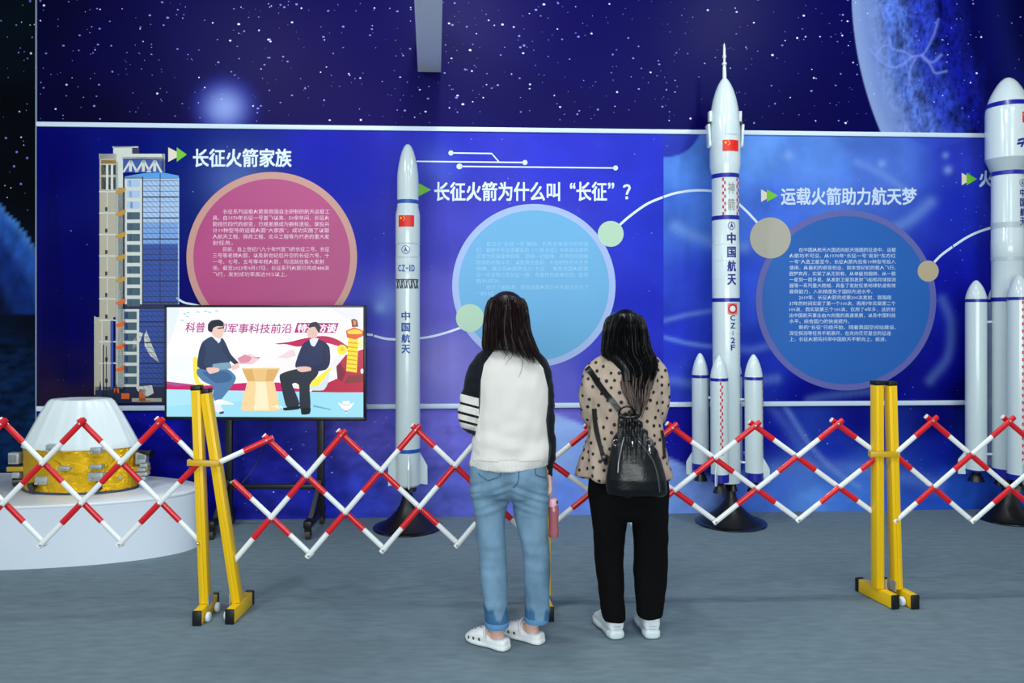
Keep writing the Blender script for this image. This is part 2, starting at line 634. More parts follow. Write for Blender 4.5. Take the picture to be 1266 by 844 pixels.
# ceiling and the pale beam that runs to the backdrop
tag(new('ceiling', M().box((0, 2.2, 4.75), (16, 11, 0.1)), mat('ceiling_grey', (120, 126, 134), rough=0.9), None), kind='structure')
bu0, bz = wl(516.6, 88.8)
bu1, _ = wl(545.2, 88.8)
q0, q1 = wworld(bu0, 0, 0), wworld(bu1, 0, 0)
yb = (bz - CH) * F / 400.0                                   # where its underside leaves the top of the frame
e0, e1 = P(511.2, -20, yb), P(547.4, -20, yb)
k0, k1 = q0 + (e0 - q0) * 2.6, q1 + (e1 - q1) * 2.6
bmv = [(q0.x, q0.y, bz), (q1.x, q1.y, bz), (k1.x, k1.y, bz), (k0.x, k0.y, bz)]
bm_ = M().add(bmv + [(a, b, bz + 0.3) for a, b, _ in bmv], [(0, 3, 2, 1), (4, 5, 6, 7), (0, 1, 5, 4), (1, 2, 6, 5), (2, 3, 7, 6), (3, 0, 4, 7)])
tag(new('beam', bm_, mat('beam_paint', (238, 242, 244), rough=0.5), None), 'pale grey beam reaching the backdrop', kind='structure')

# ------------------------------------------------------------------ printed display panels on the backdrop
PO = 0.010                                                    # the boards stand this far out from the wall
VT, VB = 2.897, 0.854
MID = [(60, 200, (0, 0, 96)), (90, 400, (0, 0, 82)), (100, 330, (0, 0, 88)), (70, 488, (34, 22, 48)), (100, 492, (30, 20, 48)), (90, 462, (6, 5, 70)), (230, 250, (8, 28, 112)), (160, 180, (0, 10, 110)), (220, 180, (0, 22, 118)),
       (300, 190, (8, 26, 130)), (300, 212, (24, 50, 140)), (400, 180, (28, 32, 168)), (450, 300, (42, 46, 166)), (430, 220, (30, 36, 165)), (230, 350, (8, 10, 100)), (470, 450, (106, 102, 202)), (465, 380, (62, 68, 180)),
       (540, 180, (44, 50, 192)), (700, 190, (50, 56, 205)), (800, 200, (44, 54, 202)), (540, 300, (72, 72, 188)), (545, 370, (100, 95, 198)), (540, 450, (138, 131, 214)), (500, 480, (122, 118, 212)),
       (640, 300, (64, 68, 200)), (700, 480, (102, 102, 208)), (640, 490, (126, 120, 212)), (740, 470, (58, 64, 190)), (815, 300, (38, 54, 196)), (790, 380, (34, 46, 190)), (812, 470, (26, 40, 180)),
       (840, 215, (84, 134, 224)), (826, 250, (66, 110, 214)), (870, 250, (76, 122, 218)), (930, 185, (96, 146, 228)), (1000, 200, (90, 136, 226)), (1100, 200, (76, 112, 208)), (1190, 190, (44, 60, 188)), (1240, 200, (26, 34, 165)), (1190, 260, (28, 44, 178)),
       (860, 350, (44, 66, 196)), (835, 420, (36, 52, 188)), (850, 470, (48, 66, 194)), (935, 450, (30, 50, 180)), (920, 350, (48, 78, 200)), (1000, 488, (6, 12, 132)), (1080, 490, (5, 8, 120)), (1180, 450, (10, 14, 140)), (1180, 350, (18, 24, 162)), (965, 260, (68, 108, 214)), (1240, 330, (16, 20, 158)), (1190, 490, (5, 6, 105))]


def paint_mid(px, py, x1=0):
    c = idw(px, py, MID, 3.2, 12)
    left = idw(px, py, [q for q in MID if q[0] < 820], 3.2, 12)
    right = idw(px, py, [q for q in MID if q[0] >= 820], 3.2, 12)
    c = left if x1 <= 820 else right
    # darker disc behind the third title, cut at the panel joint
    d = np.hypot(px - 824, py - 150)
    c = mix(c, lin((40, 42, 172)) + 0 * c, np.clip((45 - d) / 2, 0, 1) * 0.9 * (x1 > 820))
    d = np.hypot(px - 1160, py - 122)
    c = mix(c, lin((52, 74, 195)) + 0 * c, np.clip((62 - d) / 4, 0, 1) * 0.55)
    n = fbm(px, py, 0.02, 41.0, 4)
    c = c * np.clip(1 + n * np.interp(px, [0, 200, 820, 822, 1266], [0.06, 0.12, 0.12, 0.28, 0.18]), 0.5, 1.7)[..., None]
    # pale streaks in the nebula
    for path, w, k in (([(822, 417), (850, 424), (880, 428), (905, 426)], 2.6, 0.55), ([(822, 396), (850, 389), (880, 384)], 3, 0.4), ([(835, 280), (860, 292), (885, 300), (920, 305)], 8, 0.45),
                       ([(830, 470), (880, 476), (960, 468)], 6, 0.3), ([(1100, 285), (1125, 272), (1150, 250)], 8, 0.4), ([(1060, 200), (1090, 215), (1120, 235)], 5, 0.35), ([(1150, 470), (1172, 440), (1176, 400), (1165, 370)], 6, 0.22),
                       ([(905, 430), (930, 432), (960, 424)], 5, 0.25), ([(1000, 494), (1020, 490), (1090, 482)], 5, 0.2)):
        q = smooth_path(path, 12)
        dd = np.min([np.hypot(px - a, py - b) for a, b in q], axis=0)
        c = mix(c, lin((125, 165, 232)) + 0 * c, np.exp(-(dd / w) ** 2) * k * (x1 > 820))
    for x, y, r, k in ((484, 372, 22, 0.35), (470, 380, 7, 0.4), (540, 208, 30, 0.12), (975, 192, 6, 0.4), (1172, 210, 5, 0.5), (1090, 202, 5, 0.45), (1169, 192, 4, 0.4), (295, 225, 40, 0.18)):
        c = mix(c, lin((150, 185, 240)) + 0 * c, np.exp(-(np.hypot(px - x, py - y) / r) ** 2) * k)
    # faint dark lattice tower at far left
    tw = np.interp(py, [205, 240, 420, 470], [4, 6, 16, 18])
    ins = np.clip((tw - np.abs(px - 65 - (py - 240) * 0.012)) / 2, 0, 1) * ((py > 205) & (py < 470))
    edge = np.exp(-((tw - np.abs(px - 65 - (py - 240) * 0.012)) / 2.2) ** 2)
    rung = (np.abs(((py - 240) % 26) - 13) < 1.0) * 0.5
    c = c * (1 - ins * (0.15 + 0.35 * np.maximum(edge, rung)))[..., None]
    return c


WHITEINK = mat('white_print', (214, 228, 250), rough=0.45)
PALEINK = mat('pale_text_print', (178, 208, 236), rough=0.45)
TEXTPINK = mat('text_print_on_red', (235, 200, 222), rough=0.45)
TEXTBLUE = mat('text_print_on_blue', (205, 224, 246), rough=0.45)
GREEN = mat('lime_green_print', (108, 188, 30), rough=0.45)
CREAM = mat('cream_print', (222, 212, 192), rough=0.45)


def board(label, x0, x1):
    t = thing('exhibit_board', label, 'display panel', WO, 'printed panels on the backdrop')
    t.rotation_euler = (0, 0, WA)
    u0 = wl(x0, 330)[0] if x0 is not None else U0 + 0.002
    u1 = wl(x1, 330)[0]
    m, c = grid_print(u0, u1, VB, VT, 0.0165, PO, lambda a, b_: paint_mid(a, b_, x1))
    n = len(m.v)
    # sides of the board
    m.add([(u0, -PO, VB), (u1, -PO, VB), (u1, -PO, VT), (u0, -PO, VT), (u0, -0.001, VB), (u1, -0.001, VB), (u1, -0.001, VT), (u0, -0.001, VT)],
          [(0, 4, 5, 1), (1, 5, 6, 2), (2, 6, 7, 3), (3, 7, 4, 0)], 3)
    xr = (x0 or 50, x1 - 2)
    stars(m, None, (xr[0] + 2, xr[1]), (172, 494), PO, 60 if x1 < 800 else 150, size=(0.2, 0.8), bright=0.03)
    cc = np.ones((len(m.v), 3)) * 0.1
    cc[:n] = c
    o = new('printed_board', m, [PRINT, STAR, STARDIM, EDGE], t, False, None, cc, 0.95)
    return t


def flat(t, name, shapes, mats, lay):
    """flat print on a board: shapes = [(list of (x, y) photo points | (verts, faces) in photo px, material index)]"""
    off = PO + 0.0007 * lay + 0.0004
    m = M()
    for s, mi in shapes:
        if isinstance(s, tuple):
            vs, fs = s
        else:
            vs, fs = s, [tuple(range(len(s)))]
        m.add([(lambda q, l: (q[0], -off - 0.00011 * l, q[1]))(wl(p[0], p[1], off), p[2] if len(p) > 2 else 0) for p in vs], fs, mi)
    return new(name, m, mats, t, False, None)


def disc_px(x, y, r, n=72):
    return [(x + r * math.cos(2 * PI * k / n), y + r * math.sin(2 * PI * k / n)) for k in range(n)]


def ring_px(x, y, r0, r1, n=96):
    vs = disc_px(x, y, r0, n) + disc_px(x, y, r1, n)
    return vs, [(k, (k + 1) % n, n + (k + 1) % n, n + k) for k in range(n)]


def line_px(path, w):
    path = [np.array(p, float) for p in path]
    vs, fs = [], []
    for i, p in enumerate(path):
        d = path[min(i + 1, len(path) - 1)] - path[max(i - 1, 0)]
        d = d / np.linalg.norm(d)
        q = np.array([-d[1], d[0]]) * w / 2
        vs += [tuple(p + q), tuple(p - q)]
    for i in range(len(path) - 1):
        fs.append((2 * i, 2 * i + 1, 2 * i + 3, 2 * i + 2))
    return vs, fs


def embolden(vs, fs, d):
    """heavier strokes: the lettering overlaid on itself, shifted by d"""
    ov, of = [], []
    for i, (dx, dy) in enumerate(((-d, -d), (d, -d), (-d, d), (d, d), (0, 0))):
        o = len(ov)
        ov += [(x + dx, y + dy, i) for x, y in vs]
        of += [tuple(j + o for j in f) for f in fs]
    return ov, of


def text_px(s, x0, x1, y0, y1, bold=0.0, **k):
    vs, fs = fit_text(s, x0, x1, 0, y1 - y0, **k)
    vs = [(x, y1 - y) for x, y in vs]
    return embolden(vs, fs, bold * 22) if bold else (vs, fs)


def lines_px(lines, x0, x1, y0, pitch, full):
    """body text: `full` characters across x0..x1, first line centred on row y0"""
    out_v, out_f = [], []
    sz = (x1 - x0) / full
    for i, s in enumerate(lines):
        pad = len(s) - len(s.lstrip('\u3000'))
        s = s.strip('\u3000')
        vs, fs = text(s, 1.0, res=1)
        a = np.array(vs)
        wd = sum(0.56 if ord(ch) < 128 else 1.0 for ch in s)
        lo, hi = a[:, 0].min(), a[:, 0].max()
        span = min(wd, full - pad) * sz * 0.98
        k = span / (hi - lo)
        xx = x0 + pad * sz + (a[:, 0] - lo) * k
        yy = y0 + i * pitch + sz * 0.36 - a[:, 1] * sz * 0.98
        o = len(out_v)
        out_v += list(zip(xx, yy))
        out_f += [tuple(j + o for j in f) for f in fs]
    return out_v, out_f


def arrows(t, x, xm, x1, y0, y1, cream=True):
    ym = (y0 + y1) / 2
    if cream:
        tag(flat(t, 'arrow_mark', [([(x, y0), (x, y1), (xm + 7, ym)], 0)], CREAM, 1), 'cream arrow mark')
    tag(flat(t, 'arrow_mark', [([(xm, y0), (xm, y1), (x1, ym)], 0)], GREEN, 2), 'lime green arrow mark')


# --- panel with the pink circle
pa = board('deep blue panel with launch tower picture and pink text circle', None, 462)
arrows(pa, 208, 218.5, 231, 182, 200)
flat(pa, 'title', [(text_px('长征火箭家族', 239, 360, 184, 206, bold=0.022), 0)], WHITEINK, 2)
flat(pa, 'text_circle', [(disc_px(336, 318, 98), 0)], mat('pink_print', (172, 58, 120), rough=0.42, var=0.1, scale=1.6), 2)
flat(pa, 'circle_ring', [(ring_px(336, 318, 97, 105.5), 0)], mat('salmon_ring_print', (192, 140, 132), rough=0.42), 3)
flat(pa, 'body_text', [(lines_px(['　　长征系列运载火箭是我国自主研制的航天运载工', '具。自1970年长征一号首飞以来，50余年间，长征火', '箭经历四代的蜕变，已经发展成为拥有退役、现役共',
                                  '计19种型号的运载火箭“大家族”，成功实施了以载', '人航天工程、探月工程、北斗工程等为代表的重大发', '射任务。', '　　目前，自上世纪八九十年代首飞的长征二号、长征',
                                  '三号等老牌火箭，以及新世纪后升空的长征六号、十', '一号、七号、五号等年轻火箭，均活跃在各大发射', '场。截至2023年9月17日，长征系列火箭已完成488次', '飞行，发射成功率高达95%以上。'], 263, 410, 261.5, 7.75, 23), 0)], TEXTPINK, 4)
flat(pa, 'connecting_line', [(line_px(smooth_path([(218, 368), (228, 374), (242, 377), (300, 392), (400, 408), (461, 414)], 10), 2.6), 0)], WHITEINK, 1)

# launch tower picture, printed
TW = [mat('tower_white_print', (205, 210, 205), rough=0.45), mat('tower_beige_print', (176, 168, 150), rough=0.45), mat('tower_blue_glass_print', (120, 160, 220), rough=0.45),
      mat('tower_dark_print', (18, 30, 66), rough=0.45), mat('tower_deep_blue_print', (40, 74, 160), rough=0.45), mat('tower_yellow_print', (190, 140, 40), rough=0.45),
      mat('tower_window_print', (62, 88, 104), rough=0.45), mat('tower_sky_blue_print', (70, 150, 225), rough=0.45), mat('tower_orange_print', (220, 95, 30), rough=0.45), mat('tower_pale_glass_print', (165, 192, 228), rough=0.45)]


def R_(x0, y0, x1, y1):
    return [(x0, y0), (x1, y0), (x1, y1), (x0, y1)]


S1, S2 = [], []
# stair shaft at left
S1 += [(R_(123, 190, 144, 392), 1), (R_(117, 392, 140, 482), 1), (R_(116.5, 391, 118, 488), 0), (R_(143, 196, 152, 480), 0), (R_(122.5, 190, 204, 196), 0)]
S1 += [(R_(140, 181, 164, 190), 0), (R_(163, 183, 172, 190), 3), (R_(139, 181, 171, 182.5), 0), (R_(125, 204, 143, 216), 3), (R_(125, 219, 143, 234), 3), (R_(125, 198, 143, 202), 5)]
S1 += [(R_(152, 196, 204, 213), 4), (R_(200, 190, 204, 212), 0), (R_(151, 194, 204, 198.5), 0)]
for x in (160, 176, 190):                                    # braces
    S2 += [([(x, 198), (x + 3, 198), (x - 6, 213), (x - 9, 213)], 0), ([(x, 198), (x + 3, 198), (x + 11, 213), (x + 8, 213)], 0), (R_(x - 0.5, 198, x + 3, 212), 0)]
for x in (131, 137):
    S2 += [(R_(x, 203, x + 3, 235), 0)]
for i in range(9):
    y = 236 + i * 26.5
    S2 += [(R_(122.5, y, 144, y + 1.6), 0), (R_(130, y + 20, 133, y + 25), 3)]
S2 += [(R_(132, 236, 133, 392), 0), (R_(125.5, 394, 126.5, 482), 0), (R_(136.5, 396, 140, 480), 4)]
# elevator column and yellow arms
S1 += [(R_(146, 232, 155, 485), 3), (R_(143, 200, 146, 478), 0)]
for i in range(9):
    y = 233 + i * 27.5
    S2 += [([(143, y + 3), (150, y), (155, y - 2), (155.5, y + 2), (151, y + 6), (144, y + 6)], 5 if i < 5 else 8)]
# white bays with windows
S1 += [(R_(154, 218, 177, 376), 0), (R_(152, 382, 172, 478), 0)]
for i in range(12):
    y = 222 + i * 13.4
    S2 += [(R_(157, y, 173, y + 9), 6 if y > 262 else 9)]
    S2 += [(R_(159 + (i % 3), y + 1, 162 + (i % 3), y + 8.5), 9)]
for i in range(7):
    y = 385 + i * 13.4
    S2 += [(R_(153, y, 169, y + 9.5), 6), (R_(155, y + 1, 158, y + 8), 4)]
# glazed tower
S1 += [([(154, 218), (178, 214), (200, 213), (221, 217), (221, 221), (154, 221)], 7)]
S1 += [(R_(177, 220, 221, 276), 9), (R_(177, 276, 221, 302), 2), (R_(177, 302, 221, 376), 4), (R_(172, 382, 204, 478), 4)]
S2 += [(R_(175.6, 219, 177, 378), 3), (R_(197.5, 214, 198.5, 376), 3), (R_(220, 220, 221.5, 376), 9)]
for i in range(24):
    y = 223 + i * 6.5
    S2 += [(R_(177, y, 221, y + (1.6 if i % 4 == 3 else 0.6)), 3)]
    for k in range(3):
        for xx in (178, 199):
            x = xx + k * 6.6
            S2 += [([(x, y), (x + 0.6, y), (x + 6.6, y + 6), (x + 6, y + 6)], 3 if y > 300 else 4)]
for i in range(15):
    y = 384 + i * 6.4
    S2 += [(R_(172, y, 204, y + (1.8 if i % 4 == 2 else 0.7)), 3)]
    for k in range(5):
        x = 173 + k * 6.2
        S2 += [([(x, y), (x + 0.7, y), (x + 6, y + 6), (x + 5.3, y + 6)], 3)]
S1 += [(R_(146, 376, 221, 382), 3)]
S2 += [([(177, 412), (172, 425), (164, 432), (165, 420), (173, 410)], 0), ([(181, 408), (186, 422), (197, 448), (186, 440), (179, 428), (178, 415)], 0)]
# foot of the tower with plants and vehicles
S1 += [(R_(117, 478, 204, 498), 3)]
S2 += [(R_(172, 481, 180, 496), 8), (R_(150, 486, 160, 493), 8), (R_(140, 480, 147, 486), 8), ([(168, 478), (188, 476), (190, 486), (182, 490), (170, 483)], 0), (R_(163, 492, 200, 496.5), 1), (R_(170, 495, 186, 497), 5),
       (R_(127, 426, 128.5, 490), 3), (R_(131, 428, 132, 490), 3)]
for k in range(6):
    S2 += [([(120 + 4 * k, 496), (124 + 4 * k, 470 + (k * 37 % 13)), (127 + 4 * k, 496)], 3)]
tp = flat(pa, 'tower_picture', S1, TW, 1)
flat(pa, 'tower_picture', S2, TW, 2).parent = tp

# --- panel with the pale blue circle
pb = board('violet blue panel with pale blue text circle and circuit lines', 462, 820)
arrows(pb, 508, 517, 533, 226, 243, False)
flat(pb, 'title', [(text_px('长征火箭为什么叫', 537.5, 692, 225, 248, bold=0.02), 0), (text_px('“', 705, 711, 226, 233, bold=0.02), 0), (text_px('长征', 713, 750, 225, 248, bold=0.02), 0),
                   (text_px('”', 752, 759, 226, 233, bold=0.02), 0), (text_px('？', 770.5, 779.5, 228, 246, bold=0.02), 0)], WHITEINK, 2)
flat(pb, 'text_circle', [(disc_px(660, 353, 94), 0)], mat('sky_blue_print', (92, 164, 212), rough=0.42, var=0.05, scale=1.2), 2)
flat(pb, 'circle_ring', [(ring_px(660, 353, 93, 101), 0)], mat('pale_blue_ring_print', (154, 176, 226), rough=0.42), 3)
flat(pb, 'small_disc', [(disc_px(755, 289, 16), 0)], mat('pale_green_print', (172, 204, 180), rough=0.42), 4)
flat(pb, 'small_disc', [(disc_px(581, 393, 17.3), 0)], mat('pale_green_print', (172, 204, 180), rough=0.42), 4)
flat(pb, 'body_text', [(lines_px(['　　在设计“长征一号”期间，负责总体设计的同志', '们，有感于毛主席著名的《七律·长征》中表现出来的', '红军为实现革命目标，藐视一切困难，不畏任何艰难', '险阻的顽强斗志，以及勇往直前、不怕牺牲的大无畏',
                                  '精神，建议将火箭命名为“长征”，寓意我国火箭事', '业一定会像红军长征一样，克服任何艰难险阻，取得', '胜利成功。', '　　经过上级批准，我国运载火箭的名字就此定为了', '“长征”。'], 589, 730, 301.5, 7.65, 23), 0)],
     mat('faint_text_print', (150, 202, 236), rough=0.45), 4)
flat(pb, 'connecting_line', [(line_px(smooth_path([(462.5, 415), (480, 419), (505, 419), (530, 416.5), (552, 411), (572, 404)], 10), 2.8), 0)], WHITEINK, 1)
flat(pb, 'connecting_line', [(line_px(smooth_path([(766, 278), (780, 266), (800, 252), (819.5, 243.5)], 10), 3), 0)], WHITEINK, 1)
flat(pb, 'circuit_line', [(line_px([(515, 199.4), (649, 200.8)], 1.7), 0), (disc_px(649, 200.8, 3.1, 20), 0)], WHITEINK, 2)
flat(pb, 'circuit_line', [(line_px([(557.5, 189), (608, 189.7), (617, 200.2)], 1.7), 0), (disc_px(557.5, 189, 3.1, 20), 0)], WHITEINK, 3)
flat(pb, 'circuit_line', [(line_px([(568, 205.6), (761, 207.6)], 1.7), 0), (disc_px(568, 205.6, 3.6, 20), 0), (disc_px(761, 207.6, 3.1, 20), 0)], WHITEINK, 4)

# --- panel with the strong blue circle
pc = board('light to dark blue panel with large blue text circle and two beige discs', 820, 1178)
arrows(pc, 941, 948, 962, 234, 249.5)
flat(pc, 'title', [(text_px('运载火箭助力航天梦', 966, 1133, 232, 253, bold=0.02), 0)], mat('grey_white_print', (196, 214, 242), rough=0.45), 2)
flat(pc, 'text_circle', [(disc_px(1046, 371, 105), 0)], mat('azure_print', (22, 92, 176), rough=0.42, var=0.06, scale=1.4), 2)
flat(pc, 'circle_ring', [(ring_px(1046, 371, 104, 111.5), 0)], mat('mauve_ring_print', (92, 96, 168), rough=0.42), 3)
flat(pc, 'small_disc', [(disc_px(952.5, 294, 25.3), 0)], mat('beige_print', (172, 168, 154), rough=0.42), 4)
flat(pc, 'small_disc', [(disc_px(1147.5, 335, 13), 0)], mat('sand_print', (184, 168, 140), rough=0.42), 4)
flat(pc, 'body_text', [(lines_px(['　　在中国从航天大国迈向航天强国的征途中，运载', '火箭功不可没。从1970年“长征一号”发射“东方红', '一号”人造卫星至今，长征火箭先后有19种型号投入', '使用。从最初的艰苦创业，到本世纪初的载人飞行、',
                                  '圆梦奔月，实现了从无到有、从单级到捆绑、从一箭', '一星到一箭多星、从发射卫星到发射飞船和月球探测', '器等一系列重大跨越，具备了发射任意地球轨道有效', '载荷能力，入轨精度处于国际先进水平。',
                                  '　　2019年，长征火箭完成第300次发射。我国用', '37年的时间实现了第一个100次，再用7年实现第二个', '100次，而实现第三个100次，仅用了4年多，这折射', '出中国航天事业由大向强的高速发展，以及中国科技', '水平、综合国力的快速提升。',
                                  '　　新的“长征”已经开始。随着我国空间站建设、', '深空探测等任务不断展开，在走向茫茫星空的征途', '上，长征火箭将托举中国航天不断向上、前进。'], 976, 1110, 308.8, 7.36, 23), 0)], TEXTBLUE, 4)
flat(pc, 'connecting_line', [(line_px(smooth_path([(820.5, 243.2), (836, 238.5), (858, 235.4), (882, 236.5), (904, 245), (922, 260), (938, 277)], 10), 3), 0)], WHITEINK, 1)
flat(pc, 'connecting_line', [(line_px(smooth_path([(1155, 324), (1164, 315), (1177.5, 305)], 8), 3), 0)], WHITEINK, 1)

# --- last panel, cut by the frame
pd = board('dark blue panel at the far right behind the right rocket', 1178, 1300)
arrows(pd, 1189, 1195, 1208, 213.5, 229)
flat(pd, 'title', [(text_px('火', 1211, 1227, 211, 231, bold=0.02), 0), (text_px('工', 1260, 1277, 213, 230, bold=0.02), 0)], mat('grey_white_print', (196, 214, 242), rough=0.45), 2)
flat(pd, 'connecting_line', [(line_px(smooth_path([(1178.5, 304.3), (1196, 293), (1214, 285), (1236, 279), (1256, 277)], 10), 3), 0)], WHITEINK, 1)
flat(pd, 'text_circle', [([(1262, 284), (1299, 284), (1299, 400), (1262, 400)], 0)], mat('teal_print', (26, 128, 124), rough=0.42), 2)
flat(pd, 'small_disc', [(disc_px(1273, 268, 15.5), 0)], mat('pale_green_print', (172, 204, 180), rough=0.42), 4)

# ------------------------------------------------------------------ television on its rolling stand
TY = 5.60
TVR = Matrix.Rotation(math.radians(-1.6), 3, 'Z')
tvc = P(328.6, 448, TY)
WB = mat('black_tv_plastic', (10, 10, 16), rough=0.3)
tv = thing('television', 'large flat television playing a studio interview', 'television', (tvc.x, tvc.y, tvc.z - 0.41))


def zt(x, y):
    """television picture coordinates: metres from the screen centre, from a 4.22x crop that starts at (180, 360)"""
    px_, py_ = 180 + x * 0.23697, 360 + y * 0.23697
    return (px_ - 328.6) * TY / F, (448 - py_) * TY / F


def tv_local(u, d, v):
    q = TVR @ Vector((u, d, 0))
    return (q.x, q.y, v + 0.41)


fr = M()
W2, H2 = 124.9 * TY / F, 71 * TY / F
for c, s in (((0, 0, H2 - 0.008), (2 * W2, 0.05, 0.016)), ((0, 0, -H2 + 0.012), (2 * W2, 0.05, 0.024)), ((-W2 + 0.006, 0, 0), (0.012, 0.05, 2 * H2)), ((W2 - 0.008, 0, 0), (0.016, 0.05, 2 * H2))):
    b = M().box(c, s, 0, None, 0.003)
    fr.merge(b, lambda p: tv_local(p[0], p[1], p[2]))
fr.merge(M().box((0, 0.03, 0), (2 * W2 - 0.02, 0.05, 2 * H2 - 0.02), 0, None, 0.01), lambda p: tv_local(p[0], p[1], p[2]))
new('bezel', fr, WB, tv, False)

TVC = {}


def tvm(rgb):
    k = 'screen_light_%d_%d_%d' % rgb
    if k not in TVC:
        TVC[k] = (len(TVC), mat(k, rgb, rough=0.25, emit=1.0))
    return TVC[k][0]


pic = M()
lay = [0]


def tp_(pts, rgb, faces=None):
    lay[0] += 1
    d = -0.0128 - 0.00009 * lay[0]
    vs = [tv_local(zt(p[0], p[1])[0], d, zt(p[0], p[1])[1]) for p in pts]
    pic.add(vs, faces or [tuple(range(len(pts)))], tvm(rgb))


def tpo(pts, rgb):
    q = [np.array(p, float) for p in pts]
    n = len(q)
    out = []
    for i in range(n):
        a, b, c_, d = q[i - 1], q[i], q[(i + 1) % n], q[(i + 2) % n]
        for t in (0, 0.25, 0.5, 0.75):
            out.append(tuple(b * (1 - t) + c_ * t + 0.28 * ((c_ - a) * t * (1 - t) ** 2 - (d - b) * t * t * (1 - t))))
    tp_(out, rgb)


def el(x, y, rx, ry, n=20):
    return [(x + rx * math.cos(2 * PI * k / n), y + ry * math.sin(2 * PI * k / n)) for k in range(n)]


def tv_text(s, x0, x1, y0, y1, rgb, shear=0.0, bold=0.8):
    vs, fs = fit_text(s, x0, x1, 0, y1 - y0, shear=shear)
    vs = [(x, y1 - y) for x, y in vs]
    ov, of = embolden(vs, fs, bold)
    tp_(ov, rgb, of)


tp_([(108, 80), (1142, 80), (1142, 658), (108, 658)], (246, 246, 252))
tp_([(108, 320), (220, 330), (260, 360), (260, 480), (108, 470)], (234, 238, 246))
tp_([(108, 80), (180, 80), (150, 200), (108, 300)], (222, 232, 246))
tp_([(960, 80), (1142, 80), (1142, 200), (1060, 150)], (228, 228, 246))
for x, y in ((190, 118), (208, 112), (178, 152), (260, 108), (300, 104), (322, 110), (360, 102), (205, 132)):
    tp_([(x, y), (x + 14, y - 5), (x + 26, y + 4), (x + 12, y + 3)], (150, 200, 212))
tp_([(470, 380), (500, 345), (545, 325), (600, 350), (560, 380)], (236, 196, 206))
tp_([(480, 350), (520, 328), (560, 345), (540, 370), (500, 375)], (214, 140, 158))
tp_([(560, 345), (600, 340), (598, 350)], (210, 130, 150))
tp_([(690, 345), (750, 310), (780, 300), (790, 335), (740, 350)], (232, 208, 216))
tp_([(600, 400), (700, 350), (800, 355), (790, 430), (600, 470)], (240, 234, 242))
tp_([(970, 400), (1000, 330), (1050, 325), (1060, 380), (1000, 420)], (226, 230, 240))
# crimson ribbon
tp_(smooth_path([(676, 272), (760, 262), (830, 245), (930, 232), (1000, 248), (1060, 285)], 6) + smooth_path([(1060, 300), (1000, 282), (940, 268), (860, 275), (800, 288), (740, 276), (700, 276)], 6), (186, 22, 84))
tp_([(1000, 390), (1050, 330), (1142, 300), (1142, 525), (860, 525), (900, 500), (1010, 450)], (176, 28, 66))
tp_([(1000, 390), (1020, 372), (1050, 420), (1030, 470), (1005, 450)], (120, 20, 50))
tp_([(1060, 440), (1142, 430), (1142, 470), (1040, 480)], (130, 44, 50))
tp_([(108, 470), (300, 492), (560, 474), (700, 474), (760, 500), (860, 515), (860, 528), (108, 516)], (196, 22, 100))
tp_([(108, 470), (240, 488), (160, 496), (108, 484)], (160, 80, 140))
# studio floor
tp_([(108, 512), (700, 520), (1142, 527), (1142, 658), (108, 658)], (152, 216, 236))
tp_([(108, 512), (700, 520), (700, 560), (108, 600)], (166, 222, 240))
tp_([(880, 590), (975, 612), (970, 617), (880, 600)], (110, 170, 196))
tp_(el(420, 585, 44, 4), (110, 170, 196))
tv_text('科普', 208, 312, 162, 214, (178, 70, 140), 0.15)
tv_text('闻', 372, 428, 168, 212, (178, 70, 140), 0.15)
tv_text('军事科技前沿', 430, 768, 168, 218, (178, 70, 140), 0.15)
tp_([(797, 164), (1013, 165), (996, 216), (780, 215)], (172, 32, 116))
tv_text('特邀访谈', 798, 1000, 170, 212, (250, 240, 250), 0.2, 1.2)
tp_(el(600, 253, 118, 1.5), (226, 224, 232))
# gilded column
tp_([(1063, 240), (1117, 240), (1107, 422), (1052, 414)], (246, 216, 40))
for k in range(7):
    tp_([(1060 - k * 1.2, 262 + k * 22), (1114 - k * 1.6, 268 + k * 22), (1113 - k * 1.6, 274 + k * 22), (1060 - k * 1.2, 268 + k * 22)], (206, 156, 24))
tp_(el(1030, 304, 27, 27), (252, 226, 60))
tp_(el(1032, 300, 12, 10), (236, 190, 40))
tp_(el(1130, 274, 16, 24), (244, 240, 170))
tp_([(1050, 205), (1095, 186), (1142, 205), (1142, 232), (1100, 250), (1056, 240)], (216, 92, 40))
tp_([(1056, 208), (1098, 196), (1136, 208), (1130, 222), (1064, 222)], (250, 208, 60))
tp_([(1078, 148), (1092, 142), (1110, 150), (1116, 184), (1082, 186)], (138, 70, 44))
tp_([(1090, 150), (1104, 156), (1100, 176), (1092, 174)], (200, 150, 120))
tp_(el(1135, 414, 8, 13), (250, 250, 250))
# left speaker
tpo([(248, 345), (276, 352), (280, 470), (330, 490), (268, 488), (252, 440)], (238, 222, 70))
tpo([(330, 470), (420, 470), (400, 492), (340, 490)], (222, 210, 60))
tpo([(345, 235), (300, 262), (280, 310), (271, 392), (320, 408), (420, 388), (452, 350), (424, 275), (402, 242), (378, 262)], (44, 62, 96))
tpo([(408, 262), (450, 330), (488, 372), (470, 384), (424, 340), (400, 300)], (38, 54, 86))
tpo([(300, 262), (280, 310), (271, 392), (322, 420), (334, 402), (304, 380), (318, 310)], (36, 52, 84))
tpo([(372, 240), (395, 242), (392, 262), (380, 270)], (226, 230, 240))
tpo([(275, 402), (330, 412), (430, 404), (472, 440), (470, 470), (405, 555), (372, 580), (352, 545), (358, 498), (300, 468), (268, 430)], (78, 120, 164))
tpo([(300, 420), (420, 415), (455, 445), (440, 470), (370, 478), (330, 450)], (56, 96, 142))
tpo([(352, 380), (440, 370), (449, 402), (366, 408)], (120, 158, 178))
tpo([(318, 400), (352, 396), (386, 402), (384, 418), (336, 430)], (230, 190, 180))
